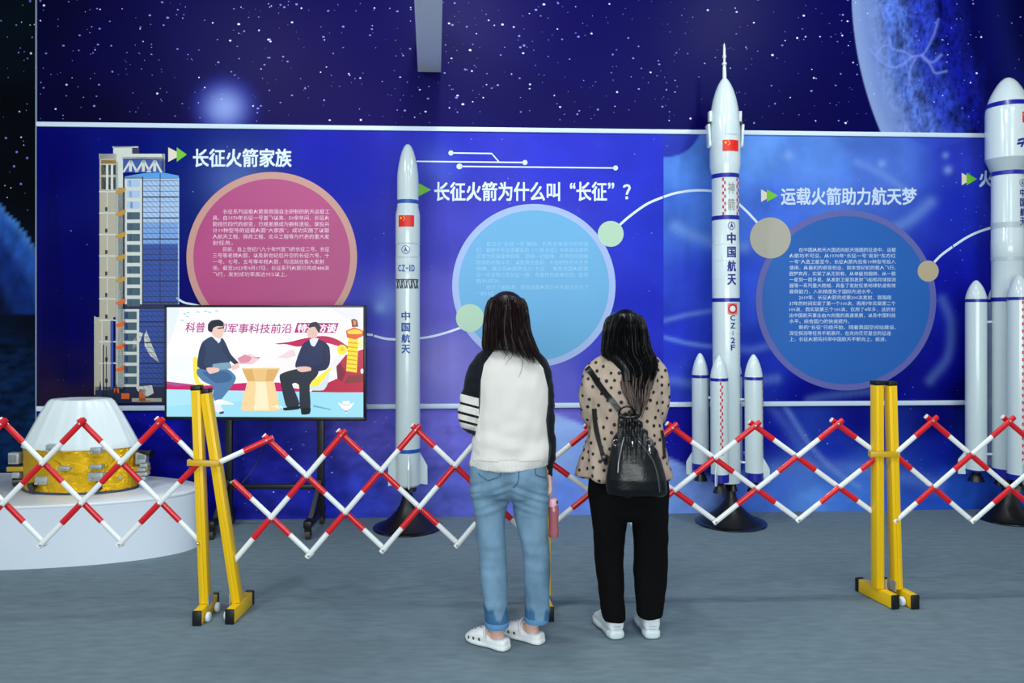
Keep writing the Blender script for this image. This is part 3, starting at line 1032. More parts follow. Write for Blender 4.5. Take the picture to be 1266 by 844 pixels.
tpo([(452, 388), (486, 374), (492, 398), (456, 410)], (232, 194, 186))
tpo([(352, 578), (390, 562), (462, 584), (460, 590), (390, 590), (362, 612)], (236, 240, 244))
tpo([(360, 590), (392, 590), (410, 628), (388, 638), (364, 618)], (222, 228, 236))
tpo([(386, 630), (410, 624), (410, 636), (390, 638)], (40, 60, 70))
tpo([(346, 190), (398, 178), (412, 202), (406, 234), (384, 246), (358, 234), (344, 212)], (230, 196, 184))
tpo([(328, 204), (328, 172), (346, 152), (386, 147), (410, 162), (408, 182), (376, 182), (356, 192), (348, 214)], (24, 32, 48))
tpo([(378, 190), (412, 186), (412, 192), (380, 196)], (50, 50, 60))
# table
tp_([(505, 400), (705, 400), (672, 468), (535, 468)], (214, 170, 102))
tp_([(560, 402), (640, 402), (630, 466), (575, 466)], (228, 190, 126))
tp_([(505, 398), (705, 398), (700, 406), (510, 406)], (232, 200, 140))
tp_([(535, 468), (675, 468), (706, 612), (690, 622), (516, 622), (500, 612)], (240, 206, 152))
tp_([(580, 470), (632, 470), (650, 618), (570, 618)], (250, 230, 190))
# right speaker
tpo([(800, 470), (870, 466), (965, 398), (972, 410), (905, 492), (860, 500), (800, 490)], (240, 226, 70))
tpo([(780, 490), (905, 492), (966, 414), (960, 470), (936, 512), (880, 514), (800, 502)], (206, 222, 234))
tpo([(862, 250), (826, 274), (798, 340), (786, 392), (840, 424), (945, 408), (968, 372), (966, 292), (938, 262), (905, 250), (886, 286)], (34, 42, 84))
tpo([(938, 262), (966, 292), (968, 372), (920, 412), (870, 410), (868, 396), (925, 372), (930, 310)], (26, 34, 72))
tpo([(862, 250), (908, 244), (888, 286), (870, 280)], (222, 228, 240))
tpo([(706, 432), (790, 404), (905, 412), (900, 440), (862, 486), (866, 606), (812, 612), (806, 486), (770, 482), (810, 586), (762, 612), (736, 592), (712, 490)], (36, 42, 58))
tpo([(795, 394), (840, 390), (868, 396), (868, 412), (820, 420), (798, 410)], (226, 186, 178))
tpo([(724, 606), (808, 594), (806, 612), (732, 620)], (14, 20, 28))
tpo([(818, 608), (866, 604), (862, 636), (820, 640)], (14, 20, 28))
tpo([(856, 192), (888, 182), (904, 208), (898, 240), (872, 246), (850, 232)], (222, 188, 178))
tpo([(856, 190), (864, 166), (894, 158), (916, 174), (916, 214), (904, 208), (888, 184)], (40, 46, 56))
# emblem in the corner and subtitle
for pts in ([(1010, 578), (1040, 588), (1048, 612), (1030, 606)], [(1096, 576), (1064, 588), (1056, 612), (1076, 606)], [(1032, 570), (1072, 570), (1066, 600), (1052, 636), (1038, 600)]):
    tp_(pts, (250, 250, 252))
tp_([(1030, 588), (1074, 588), (1070, 593), (1034, 593)], (180, 190, 205))
tp_(el(1052, 622, 7, 5), (214, 120, 140))
tv_text('一代人', 660, 722, 592, 608, (252, 250, 244), 0, 0.4)
scr = new('screen', pic, [v[1] for v in TVC.values()], tv, False, None)
tag(scr, 'lit screen with two seated men and a table')

st = thing('television_stand', 'black wheeled stand under the television', 'stand', (tvc.x, TY + 0.05, 0))
BK = mat('black_powder_coat', (14, 15, 18), rough=0.4)
for x_, zt_ in ((282, 1.2), (396, 1.2)):
    a = P(x_, 600, TY + 0.07)
    new('upright', M().box((a.x, TY + 0.09, 0.62), (0.05, 0.035, 1.06), 0, None, 0.006), BK, st)
a, b = P(282, 602, TY + 0.07), P(396, 602, TY + 0.07)
new('crossbar', M().box(((a.x + b.x) / 2, TY + 0.09, a.z), (b.x - a.x, 0.03, 0.036), 0, None, 0.005), BK, st)
for x_ in (282, 396):
    a = P(x_, 600, TY + 0.07)
    x0 = a.x - 0.02
    new('foot_rail', M().box((x0, TY + 0.0, 0.105), (0.055, 0.44, 0.05), 0, None, 0.008), BK, st)
    new('foot_bracket', M().beam((a.x, TY + 0.07, 0.34), (x0, TY - 0.12, 0.12), 0.03, 0.03, 0), BK, st)
    for dy in (-0.2, 0.19):
        cs = M().lathe([(0.012, 0), (0.022, 0.006), (0.022, 0.014)], (x0, TY + dy, 0.066))
        cs.beam((x0, TY + dy, 0.075), (x0, TY + dy + 0.018, 0.038), 0.042, 0.022)
        w_ = new('caster', cs, BK, st)
        whl = M().tube([(x0 - 0.016, TY + dy + 0.018, 0.036), (x0 + 0.016, TY + dy + 0.018, 0.036)], 0.034, 20)
        new('wheel', whl, mat('worn_rubber', (62, 56, 50), rough=0.6), w_)
cb = thing('power_cable', 'thin black cable hanging under the television', 'cable', (P(330, 520, TY + 0.09).x, TY + 0.09, 0))
new('cord', M().tube(smooth_path([P(333, 514, TY + 0.09), P(328, 545, TY + 0.1), P(318, 572, TY + 0.1), P(300, 596, TY + 0.06), P(288, 604, TY + 0.05)], 8), 0.004, 6), BK, cb)

# ------------------------------------------------------------------ round plinth with the gold spacecraft model
PLX, PLY, PLA, PLB, PLZ = -3.42, 5.262, 1.345, 0.50, 0.381
pl = thing('display_plinth', 'large low white curved plinth under the gold model', 'plinth', (PLX, PLY, 0))
PW = mat('plinth_white', (214, 224, 238), rough=0.38, var=0.02, scale=3)
new('plinth_body', M().lathe([(1, 0.0), (1, PLZ - 0.02)], (PLX, PLY, 0), 160, 0, PLA, PLB), PW, pl, True, 50)
new('plinth_top', M().lathe([(0.998, PLZ - 0.0195), (1.001, PLZ - 0.016), (1.001, PLZ - 0.003), (0.997, PLZ)], (PLX, PLY, 0), 160, 0, PLA, PLB), mat('plinth_top_white', (226, 234, 244), rough=0.25), pl, True, 50)

LX, LY = P(100.5, 600, 5.27).x, 5.27
ld = thing('spacecraft_model', 'gold foil wrapped spacecraft model with white cone on the plinth', 'spacecraft model', (LX, LY, PLZ))


def gold_mat():
    m = mat('gold_foil', (236, 186, 30), rough=0.22, metal=0.8)
    nt = m.node_tree
    b = nt.nodes['Principled BSDF']
    tc = nt.nodes['Texture Coordinate']
    v = nt.nodes.new('ShaderNodeTexVoronoi')
    v.feature = 'DISTANCE_TO_EDGE'
    v.inputs['Scale'].default_value = 26
    n = nt.nodes.new('ShaderNodeTexNoise')
    n.inputs['Scale'].default_value = 11
    n.inputs['Detail'].default_value = 6
    n.inputs['Distortion'].default_value = 1.2
    ad = nt.nodes.new('ShaderNodeVectorMath')
    nt.links.new(tc.outputs['Object'], n.inputs['Vector'])
    nt.links.new(tc.outputs['Object'], ad.inputs[0])
    nt.links.new(n.outputs['Color'], ad.inputs[1])
    sc = nt.nodes.new('ShaderNodeVectorMath')
    sc.operation = 'SCALE'
    sc.inputs['Scale'].default_value = 0.6
    nt.links.new(ad.outputs[0], sc.inputs[0])
    nt.links.new(sc.outputs[0], v.inputs['Vector'])
    sm = nt.nodes.new('ShaderNodeMath')
    sm.operation = 'ADD'
    nt.links.new(v.outputs['Distance'], sm.inputs[0])
    nt.links.new(n.outputs['Fac'], sm.inputs[1])
    bp = nt.nodes.new('ShaderNodeBump')
    bp.inputs['Strength'].default_value = 0.5
    bp.inputs['Distance'].default_value = 0.01
    nt.links.new(sm.outputs[0], bp.inputs['Height'])
    nt.links.new(bp.outputs['Normal'], b.inputs['Normal'])
    return m


GOLD = gold_mat()
LS = 0.55                                              # the drum is a flattened oval
zr = 0.664 - PLZ


def crinkle(a, z):
    x, y = math.cos(a) * 0.37, math.sin(a) * 0.37
    n1 = noise.noise(Vector((x * 13, y * 13, z * 13)) + Vector((noise.noise(Vector((x * 30, y * 30, z * 30))), noise.noise(Vector((x * 30, y * 30, z * 30 + 9))), 0)) * 0.5)
    n2 = noise.noise(Vector((x * 40, y * 40, z * 34 + 5)))
    return 1 + 0.016 * abs(n1) + 0.011 * (0.5 - abs(n2))


fprof = [(0.355, 0.0), (0.362, 0.012)] + [(0.363, 0.012 + (zr - 0.022) * i / 44) for i in range(1, 45)] + [(0.36, zr + 0.004)]
new('foil_drum', M().lathe(fprof, (LX, LY, PLZ), 330, 0, 1, LS, crinkle), GOLD, ld, True, 14)
new('base_ring', M().lathe([(0.372, 0.0), (0.372, 0.012), (0.364, 0.016)], (LX, LY, PLZ), 72, 0, 1, LS), mat('dark_blue_grey', (52, 60, 88), rough=0.5), ld)
hc = 0.972 - PLZ


def folds(a, z):
    return 1 + 0.012 * math.sin(a * 17 + 1.0) * math.sin(min(1, max(0, (z - zr) / 0.1)) * 1.5) + 0.006 * math.sin(a * 31)


new('white_shroud', M().lathe([(0.35, zr - 0.004), (0.376, zr), (0.378, zr + 0.006), (0.352, zr + 0.05), (0.322, zr + 0.105), (0.292, zr + 0.16), (0.262, zr + 0.215), (0.232, zr + 0.262), (0.212, zr + 0.292), (0.2, hc - 0.006), (0.192, hc)],
                              (LX, LY, PLZ), 120, 0, 1, LS, folds), mat('shroud_white', (222, 234, 240), rough=0.3), ld, True, 50)
SIL = mat('silver_grey_metal', (176, 184, 188), rough=0.35, metal=0.4)
BLK = mat('black_plastic', (10, 11, 14), rough=0.3)
for x, y, w, h in ((68, 553, 16, 9), (121, 556, 13, 8), (82, 578, 14, 5), (121, 576, 15, 5), (121, 588, 18, 10), (54, 593, 15, 9), (149, 589, 9, 7)):
    dx = P(x, y, 5.1).x - LX
    yy = LY - LS * math.sqrt(max(0.001, 0.366 ** 2 - dx ** 2))
    p = P(x, y, yy)
    s = yy / F
    bx = M().box((p.x, yy - 0.012, p.z), (w * s, 0.045, h * s), 0, None, 0.005)
    bx.box((p.x, yy - 0.036, p.z + 0.1 * h * s), (w * s * 0.6, 0.014, h * s * 0.45), 0, None, 0.003)
    bx.box((p.x - w * s * 0.3, yy - 0.036, p.z - h * s * 0.3), (w * s * 0.25, 0.02, h * s * 0.3), 0, None, 0.002)
    new('equipment_box', bx, SIL, ld)
for x, y, d, r in ((43, 600, 0.0, 0.033), (121, 600, -0.02, 0.026), (23, 595, 0.1, 0.028), (183, 560, 0.1, 0.028)):
    dx = min(0.36, abs(P(x, y, 5.15).x - LX))
    yy = LY - LS * math.sqrt(max(0.0005, 0.37 ** 2 - dx ** 2)) - 0.01 + 0 * d
    p = P(x, y, yy)
    sd = -1 if x < 100 else 1
    dr = Vector((sd * 0.25, -0.5, -0.15)) if 30 < x < 170 else Vector((sd * 0.8, -0.2, -0.1))
    dr.normalize()
    new('thruster_nozzle', M().tube([p - dr * 0.06, p - dr * 0.02, p, p + dr * 0.03], [0.012, 0.014, r * 0.7, r], 18), BLK, ld)
# outriggers at both sides
for sd in (-1, 1):
    g = M()
    ex = LX + sd * 0.372
    g.box((ex + sd * 0.035, LY - 0.03, PLZ + 0.135), (0.11, 0.05, 0.03), 0, None, 0.004)
    g.box((ex + sd * 0.045, LY - 0.03, PLZ + 0.205), (0.07, 0.05, 0.075), 1, None, 0.006)
    g.box((ex + sd * 0.03, LY - 0.03, PLZ + 0.09), (0.05, 0.05, 0.05), 1, None, 0.006)
    g.box((ex + sd * 0.05, LY - 0.058, PLZ + 0.205), (0.045, 0.008, 0.05), 2, None, 0.002)
    new('side_outrigger', g, [mat('foil_yellow_edge', (200, 165, 40), rough=0.35, metal=0.4), SIL, mat('grey_panel', (120, 130, 134), rough=0.4)], ld)
    if sd > 0:
        g = M()
        for k in range(5):
            g.box((ex + 0.06 + 0.012 * (k % 2), LY - 0.05, PLZ + 0.08 + 0.028 * k), (0.05, 0.05, 0.022), 0, None, 0.004)
        new('antenna_block', g, SIL, ld)

# ------------------------------------------------------------------ launch vehicle models
RW = mat('rocket_white_gloss', (204, 218, 223), rough=0.18, coat=0.3)
RG = mat('rocket_joint_grey', (176, 190, 198), rough=0.3)
RB = mat('rocket_band_blue', (22, 28, 150), rough=0.3)
RB2 = mat('rocket_band_mid_blue', (28, 84, 176), rough=0.3)
RR = mat('flag_red', (222, 24, 18), rough=0.4)
RY = mat('flag_yellow', (250, 205, 40), rough=0.4)
RD = mat('dash_red', (196, 36, 52), rough=0.4)
RK = mat('nozzle_black', (14, 15, 18), rough=0.35)
RT = mat('lettering_navy', (24, 28, 128), rough=0.4)
RT2 = mat('lettering_blue', (36, 84, 160), rough=0.4)
RS = mat('calligraphy_grey', (150, 146, 138), rough=0.4)


class Rocket:
    def __init__(self, name, label, xc, Y, y_base):
        self.Y, self.xc = Y, xc
        self.s = Y / F
        p = P(xc, y_base, Y)
        self.c = p
        self.t = thing(name, label, 'rocket model', p)

    def z(self, y):
        return CH + (HY - y) * self.s - self.c.z

    def prof(self, pts):
        return [(w * self.s, self.z(y)) for y, w in sorted(pts, key=lambda q: -q[0])]

    def turn(self, name, pts, m, dx=0.0, dy=0.0, parent=None, seg=40, sharp=35):
        return new(name, M().lathe(self.prof(pts), (dx, dy, 0), seg), m, parent or self.t, False, sharp)

    def wrap(self, vs2, fs, r, dx=0.0, dy=0.0, lift=0.0012, mi=0, m=None):
        """photo-pixel shapes laid around a cylinder of radius r px whose axis is at offset dx, dy"""
        m = m or M()
        R = r * self.s + lift
        out = []
        bm = bmesh.new()                                     # slice upright so that the print hugs the curve
        vs2 = [(p[0], p[1], p[2] if len(p) > 2 else 0) for p in vs2]
        bv = [bm.verts.new(p) for p in vs2]
        for f in fs:
            try:
                bm.faces.new([bv[i] for i in f])
            except ValueError:
                pass
        xs = [p[0] for p in vs2]
        q = math.floor(min(xs)) + 0.5
        while q < max(xs):
            bmesh.ops.bisect_plane(bm, geom=list(bm.verts) + list(bm.edges) + list(bm.faces), plane_co=(q, 0, 0), plane_no=(1, 0, 0))
            q += 1.6
        bm.verts.index_update()
        vs2 = [tuple(v.co) for v in bm.verts]
        fs = [tuple(v.index for v in f.verts) for f in bm.faces]
        bm.free()
        for x, y, l in vs2:
            a = (x - self.xc) * self.s - dx
            ph = math.asin(max(-0.999, min(0.999, a / R)))
            out.append((dx + (R + 0.0001 * l) * math.sin(ph), dy - (R + 0.0001 * l) * math.cos(ph), self.z(y)))
        return m.add(out, fs, mi)

    def grid(self, x0, x1, y0, y1, n=8):
        vs = [(x0 + (x1 - x0) * i / n, y) for y in (y1, y0) for i in range(n + 1)]
        return vs, [(i, i + 1, n + 2 + i, n + 1 + i) for i in range(n)]

    def flag(self, x0, x1, y0, y1, r):
        o = new('flag', self.wrap(*self.grid(x0, x1, y0, y1), r), RR, self.t, False, None)
        w, h = x1 - x0, y1 - y0
        for k, (u, v, q) in enumerate(((1 / 6, 0.25, 0.15), (1 / 3, 0.1, 0.05), (0.4, 0.2, 0.05), (0.4, 0.35, 0.05), (1 / 3, 0.45, 0.05))):
            cx_, cy_, rr = x0 + u * w, y0 + v * h, q * h * (1.0 if k == 0 else 1.3)
            pts = [(cx_ + (rr if i % 2 == 0 else rr * 0.4) * math.sin(PI * i / 5), cy_ - (rr if i % 2 == 0 else rr * 0.4) * math.cos(PI * i / 5)) for i in range(10)]
            new('star', self.wrap(pts + [(cx_, cy_)], [(i, (i + 1) % 10, 10) for i in range(10)], r, lift=0.002), RY, o, False, None)

    def letters(self, name, s, x, ys, size, r, m, bold=0.35, wide=None):
        mm = M()
        for ch, y in zip(s, ys):
            w = (wide or size) * (1.0 if ord(ch) > 255 else 0.72)
            if ch in '-I|1':
                w = size * 0.14 if ch != '-' else w
            v, f = text_px(ch, x - w / 2, x + w / 2, y - size / 2, y + size / 2, bold=bold / 22)
            self.wrap(v, f, r, m=mm)
        return new(name, mm, m, self.t, False, None)

    def emblem(self, x, y, r, rad, m):
        mm = M()
        v, f = ring_px(x, y, r * 0.86, r, 28)
        self.wrap(v, f, rad, m=mm)
        self.wrap([(x, y - r * 0.75), (x + r * 0.5, y + r * 0.6), (x, y + r * 0.2), (x - r * 0.5, y + r * 0.6)], [(0, 1, 2), (0, 2, 3)], rad, m=mm)
        return new('emblem', mm, m, self.t, False, None)

    def dashes(self, x, y0, y1, n, r, m, dx=0.0, dy=0.0, w=2.2, parent=None):
        mm = M()
        h = (y1 - y0) / n
        for i in range(n):
            xx = x + (w * 0.5 if i % 2 else -w * 0.5)
            self.wrap([(xx - w / 2, y0 + i * h + h * 0.9), (xx + w / 2, y0 + i * h + h * 0.9), (xx + w / 2, y0 + i * h), (xx - w / 2, y0 + i * h)], [(0, 1, 2, 3)], r, dx, dy, m=mm)
        return new('dashed_stripe', mm, m, parent or self.t, False, None)

    def fin(self, dx, dy, ang, r, pts, th=0.008, parent=None, m=None):
        """flat fin: pts = (distance out in px from the axis, row)"""
        c, s = math.cos(ang), math.sin(ang)
        mm = M()
        n = len(pts)
        for k in (-1, 1):
            mm.v += [(dx + c * d * self.s - s * k * th / 2, dy + s * d * self.s + c * k * th / 2, self.z(y)) for d, y in pts]
        mm.f = [tuple(range(n))[::-1], tuple(range(n, 2 * n))] + [(i, (i + 1) % n, n + (i + 1) % n, n + i) for i in range(n)]
        mm.mi = [0] * len(mm.f)
        return new('fin', mm, m or RW, parent or self.t, False, 20)


def flare_stand(label, x, Y, r_base, neck_px, y_top, disc=False, sy=1.0):
    s = Y / F
    c = P(x, 600, Y)
    t = thing('display_stand', label, 'stand', (c.x, Y, 0), 'black flared stands under the rockets')
    zt_ = CH + (HY - y_top) * s
    rn = neck_px * s
    prof = [(r_base, 0), (r_base, 0.006)]
    for k in range(11):
        q = k / 10
        prof.append((rn + (r_base * 0.86 - rn) * (1 - q) ** 2.3, 0.02 + (zt_ - 0.02) * q))
    new('flared_column', M().lathe(prof[1:], (c.x, Y, 0), 48, 0, 1, sy), mat('stand_black', (9, 9, 11), rough=0.42), t)
    new('base_plate', M().lathe([(r_base * 1.02, 0), (r_base * 1.03, 0.004), (r_base * 1.02, 0.012), (r_base * 0.9, 0.016)], (c.x, Y, 0), 56, 0, 1, sy),
        mat('stand_gloss_black', (12, 13, 18), rough=0.12), t)
    return t


# -- slim rocket at left
r1 = Rocket('rocket_model', 'slim white single-core rocket with CZ-1D lettering', 504.2, 5.70, 600)
r1.turn('nose_fairing', [(178.2, 0.4), (179, 2.6), (182, 5), (188, 7.6), (195, 9.6), (205, 11.6), (215, 12.9), (222, 13.2), (248, 13.2)], RW)
r1.turn('blue_band', [(247.6, 13.3), (252.4, 13.3)], RB2)
r1.turn('upper_stage', [(252, 13.1), (256, 13.2), (266, 15.1), (301, 15.1), (302, 14.9), (318, 14.9), (319, 15.1), (345, 15.1)], RW)
for y in (301.5, 318.5):
    r1.turn('joint_ring', [(y - 0.7, 15.25), (y + 0.7, 15.25)], RG)
r1.turn('lower_stage', [(344.8, 15.1), (352, 14.9), (552, 15.2), (598, 15.2)], RW)
r1.flag(494.5, 513.5, 267.5, 281.5, 15.1)
r1.emblem(503.5, 309.5, 5.2, 15, RT2)
r1.letters('lettering', 'CZ-1D', 0, [], 8, 15, RT2)
bpy.data.objects.remove(bpy.data.objects['lettering'])
mm = M()
for ch, xx, w in zip('CZ-1D', (495.8, 500.7, 505.3, 508.6, 512.3), (3.6, 3.6, 2.6, 1.0, 3.4)):
    h = 0.5 if ch == '-' else 3.9
    v, f = text_px(ch, xx - w / 2, xx + w / 2, 332 - h, 332 + h, bold=0.2 / 22)
    r1.wrap(v, f, 15.1, m=mm)
new('lettering', mm, RT2, r1.t, False, None)
mm = M()
for k in range(9):                                            # lattice between the stages
    x0 = 491.2 + k * 2.95
    w = 1.15
    if k % 2 == 0:
        r1.wrap([(x0, 356.8), (x0 + w, 356.8), (x0 + 2.95 + w * 0.6, 346), (x0 + 2.95 - w * 0.4, 346)], [(0, 1, 2, 3)], 15.1, m=mm)
    r1.wrap([(x0 + 0.2, 346), (x0 + w + 0.2, 346), (x0 + w + 2.4, 356.8), (x0 + 2.2, 356.8)], [(0, 1, 2, 3)], 15.1, m=mm)
r1.wrap(*r1.grid(490, 518, 345.2, 346.4), 15.1, m=mm)
new('lattice_marking', mm, mat('lattice_dark', (60, 66, 78), rough=0.4), r1.t, False, None)
r1.letters('lettering', '中国航天', 503.6, (390, 404, 417.5, 430.5), 10.0, 15.1, RT2, 0.32)
r1.turn('blue_band', [(553.4, 15.5), (558, 15.5)], RB2)
for k in range(4):
    r1.fin(0, 0, PI / 4 * 0 + k * PI / 2 + 0.18, 15, [(14.6, 558), (15.3, 560), (24, 576), (24.2, 599.5), (14.4, 598)], 0.010)
r1.turn('engine_skirt', [(596, 14.2), (600.5, 12.5)], RG)
for k in range(4):
    a = PI / 4 + k * PI / 2
    r1.turn('nozzle', [(599.5, 3.2), (606, 5.4)], RK, math.cos(a) * 7.5 * r1.s, math.sin(a) * 7.5 * r1.s, None, 20)
flare_stand('black flared stand under the slim left rocket', 504, 5.70, 0.24, 6.0, 606.3, sy=1.0)

# -- tall crewed rocket with escape tower
r2 = Rocket('rocket_model', 'tall white rocket with needle escape tower and CZ-2F lettering', 899.0, 5.83, 597)
r2.turn('escape_tower', [(53, 0.2), (56, 1.0), (60, 1.5), (68, 1.7), (69, 2.2), (71, 2.2), (72, 1.5), (77, 1.5), (78, 2.9), (80, 2.9), (81, 1.7), (84, 2.2), (90, 2.3), (98, 2.5)], RW, 0, 0, None, 20)
r2.turn('nose_fairing', [(97, 2.4), (100, 5), (106, 8.4), (114, 11.6), (124, 14.4), (136, 16.6), (150, 17.8), (160, 18.4), (200, 18.7), (206, 18.5), (217, 16.6)], RW)
for k in range(4):
    a = PI / 4 * 0 + k * PI / 2 + 0.05
    cs, sn = math.cos(a), math.sin(a)
    R3 = Matrix.Rotation(a, 3, 'Z')
    g = M().box(R3 @ Vector((18.6 * r2.s, 0, r2.z(144.5))), (3.4 * r2.s, 0.05, 13 * r2.s), 0, R3, 0.003)
    g.box(R3 @ Vector((20.6 * r2.s, 0, r2.z(168))), (3.0 * r2.s, 0.07, 27 * r2.s), 0, R3 @ Matrix.Rotation(0.06, 3, 'Y'), 0.003)
    g.box(R3 @ Vector((19.8 * r2.s, 0, r2.z(180))), (3.6 * r2.s, 0.04, 6 * r2.s), 0, R3, 0.003)
    g.box(R3 @ Vector((20.2 * r2.s, 0, r2.z(153))), (3.4 * r2.s, 0.05, 3 * r2.s), 1, R3, 0.002)
    if k != 3:
        new('grid_fin_panel', g, [RW, RK], r2.t, False)
g = r2.wrap(*r2.grid(894.5, 910.5, 151.5, 169.5), 18.5, m=M(), lift=0.003)
new('hatch_panel', g, mat('hatch_grey', (202, 214, 220), rough=0.3), r2.t, False, None)
r2.flag(891.5, 911.5, 176.5, 190, 18.7)
r2.turn('blue_band', [(215.4, 16.75), (221.2, 16.75)], RB)
r2.turn('upper_stage', [(220, 16.4), (302, 16.4), (303, 16.7), (368, 16.7)], RW)
r2.turn('blue_band', [(267.6, 16.7), (272.6, 16.7)], RB)
for x in (893.4, 911.2):
    r2.dashes(x, 222, 268, 11, 16.4, RD, w=2.0)
r2.letters('calligraphy', '神箭', 902, (234.5, 254.5), 14, 16.4, RS, 0.1, 9)
r2.emblem(902.2, 280.5, 4.8, 16.6, RT)
r2.letters('lettering', '中国航天', 902, (295.5, 312.5, 329.5, 346), 12.6, 16.7, RT, 0.36, 10.5)
for y in (302.5, 322, 345, 410, 440, 497, 545):
    r2.turn('joint_ring', [(y - 0.5, 16.95), (y + 0.5, 16.95)], RW)
r2.turn('lower_stage', [(368, 16.7), (592, 16.7), (595, 16.2)], RW)
r2.turn('blue_band', [(368.4, 17.0), (373, 17.0)], RB)
g = M()
r2.wrap(*r2.grid(896.4, 909.2, 374.6, 388.4), 16.7, m=g)
lg = new('square_emblem', g, mat('emblem_pink_red', (222, 120, 120), rough=0.4), r2.t, False, None)
g = r2.wrap(*ring_px(902.8, 381.5, 3.6, 6.0, 28), 16.7, lift=0.002)
new('emblem_ring', g, mat('emblem_red', (186, 40, 44), rough=0.4), lg, False, None)
g = r2.wrap(disc_px(902.8, 381.5, 3.6, 24), [tuple(range(24))], 16.7, lift=0.0022)
new('emblem_disc', g, mat('emblem_white', (232, 226, 224), rough=0.4), lg, False, None)
r2.letters('lettering', 'CZ', 902.8, (392.5, 402), 6.6, 16.7, RT, 0.16, 8.2)
mm = M()
r2.wrap([(902.3, 408.5), (903.3, 408.5), (903.3, 413.5), (902.3, 413.5)], [(3, 2, 1, 0)], 16.7, m=mm)
for ch, y in (('2', 420), ('F', 428.5)):
    v, f = text_px(ch, 900.2, 905.4, y - 3.3, y + 3.3, bold=0.16 / 22)
    r2.wrap(v, f, 16.7, m=mm)
new('lettering', mm, RT, r2.t, False, None)


def booster(rk, ang, rad, r, y_tip, y_band, y_bot, y_blue, dash=None, finpts=None):
    dx, dy = rad * rk.s * math.cos(ang), rad * rk.s * math.sin(ang)
    p = M().lathe(rk.prof([(y_band, r), (y_bot, r)]), (dx, dy, 0), 36)
    b = new('booster', p, RW, rk.t, False)
    h = y_band - y_tip
    new('nose_cone', M().lathe(rk.prof([(y_tip, 0.3), (y_tip + 0.4, r * 0.12), (y_tip + h * 0.06, r * 0.24), (y_tip + h * 0.2, r * 0.46), (y_tip + h * 0.4, r * 0.68), (y_tip + h * 0.65, r * 0.86), (y_tip + h * 0.85, r * 0.96), (y_band, r)]), (dx, dy, 0), 36), RW, b, False)
    new('blue_band', M().lathe(rk.prof([(y_band - 0.5, r * 1.02), (y_band + 3.2, r * 1.02)]), (dx, dy, 0), 36), RB, b, False)
    new('blue_skirt', M().lathe(rk.prof([(y_blue, r * 1.03), (y_bot + 0.6, r * 1.03)]), (dx, dy, 0), 36), RB, b, False)
    nz = M()
    nz.lathe(rk.prof([(y_bot, r * 0.5), (y_bot + 5, r * 0.42), (y_bot + 9, r * 0.62), (y_bot + 14, r * 0.8)]), (dx, dy, 0), 24)
    new('nozzle', nz, RK, b, False)
    # strut to the core
    for y in (y_band + 28, y_bot - 20):
        new('strut', M().tube([(dx, dy, rk.z(y)), (dx * 0.45, dy * 0.45, rk.z(y))], 0.009, 8), RW, b, False)
    if dash:
        rk.dashes(*dash, r, RD, dx, dy, 1.9, b)
    if finpts:
        f = rk.fin(dx, dy, ang if abs(math.cos(ang)) > 0.6 else ang, r, finpts, 0.008, b)
    return b


FP = [(9.6, 562), (11, 562), (18.5, 575), (18.5, 591), (12.5, 591), (9.8, 580)]
th = math.radians(240)
booster(r2, th, 33, 10.5, 437, 464.6, 588, 579, (882.4, 468.5, 556, 22), FP)
booster(r2, th + PI / 2, 33, 10.8, 437, 464.6, 589.5, 580, (938.0, 468.5, 556, 22), FP)
booster(r2, th + PI, 33, 10.5, 437, 464.6, 585, 577, None, FP)
booster(r2, th - PI / 2, 33, 10.5, 437, 464.6, 583, 575, None, FP)
for k in range(4):
    a = PI / 4 + k * PI / 2
    r2.turn('nozzle', [(594, 4.2), (598, 3.6), (605, 5.6)], RK, math.cos(a) * 8 * r2.s, math.sin(a) * 8 * r2.s, None, 20)
r2.t.rotation_euler = (0, -0.0066, 0)
flare_stand('black flared stand under the tall needle-tipped rocket', 903.5, 5.83, 0.25, 6.0, 605.3)

# -- wide rocket cut by the right edge
r3 = Rocket('rocket_model', 'big white rocket at the right edge with bulbous nose and CZ-7 lettering', 1246.0, 5.92, 592)
r3.turn('nose_fairing', [(96, 0.5), (96.6, 3.4), (99, 7), (103, 10.6), (108, 13.8), (115, 17.6), (122, 20.6), (130, 23.2), (136, 24.4), (142, 24.8), (197, 24.8)], RW)
r3.turn('blue_band', [(128.5, 23.4), (134, 24.7)], RB)
r3.turn('fairing_taper', [(196.8, 24.8), (213, 18.4)], RG)
r3.turn('blue_band', [(212.6, 18.8), (217.6, 18.8)], RB)
r3.turn('upper_stage', [(217, 18.2), (296, 18.2), (297, 18.5), (318, 18.5), (319, 18.0), (366, 18.0)], RW)
for y in (279, 318.5):
    r3.turn('joint_ring', [(y - 3.5, 18.45), (y + 3.5, 18.45)], RG)
r3.turn('lower_stage', [(366, 18.2), (586, 18.2), (588, 17.6)], RW)
r3.turn('blue_band', [(367.5, 18.6), (372.5, 18.6)], RB)
r3.turn('blue_band', [(578, 18.6), (588.5, 18.6)], RB)
r3.flag(1248.2, 1262.8, 144, 157, 24.8)
mm = M()
for pts in ([(1243, 177), (1251, 175), (1250, 178), (1242, 180)], [(1242, 181), (1249, 180), (1248, 183), (1241.5, 184)], [(1257, 174), (1264, 173.5), (1263.6, 176.5), (1256, 177)], [(1255.5, 179), (1263, 178.6), (1262.6, 181.5), (1254.5, 182)],
            [(1254, 171), (1256.4, 171), (1248, 186.5), (1245, 187)]):
    r3.wrap(pts, [(3, 2, 1, 0)], 24.8, m=mm)
new('logo', mm, RT, r3.t, False, None)
g = M()
v, f = text_px('中国航天', 1253, 1266, 183.5, 186.5)
r3.wrap(v, f, 24.8, m=g)
new('small_lettering', g, RT, r3.t, False, None)
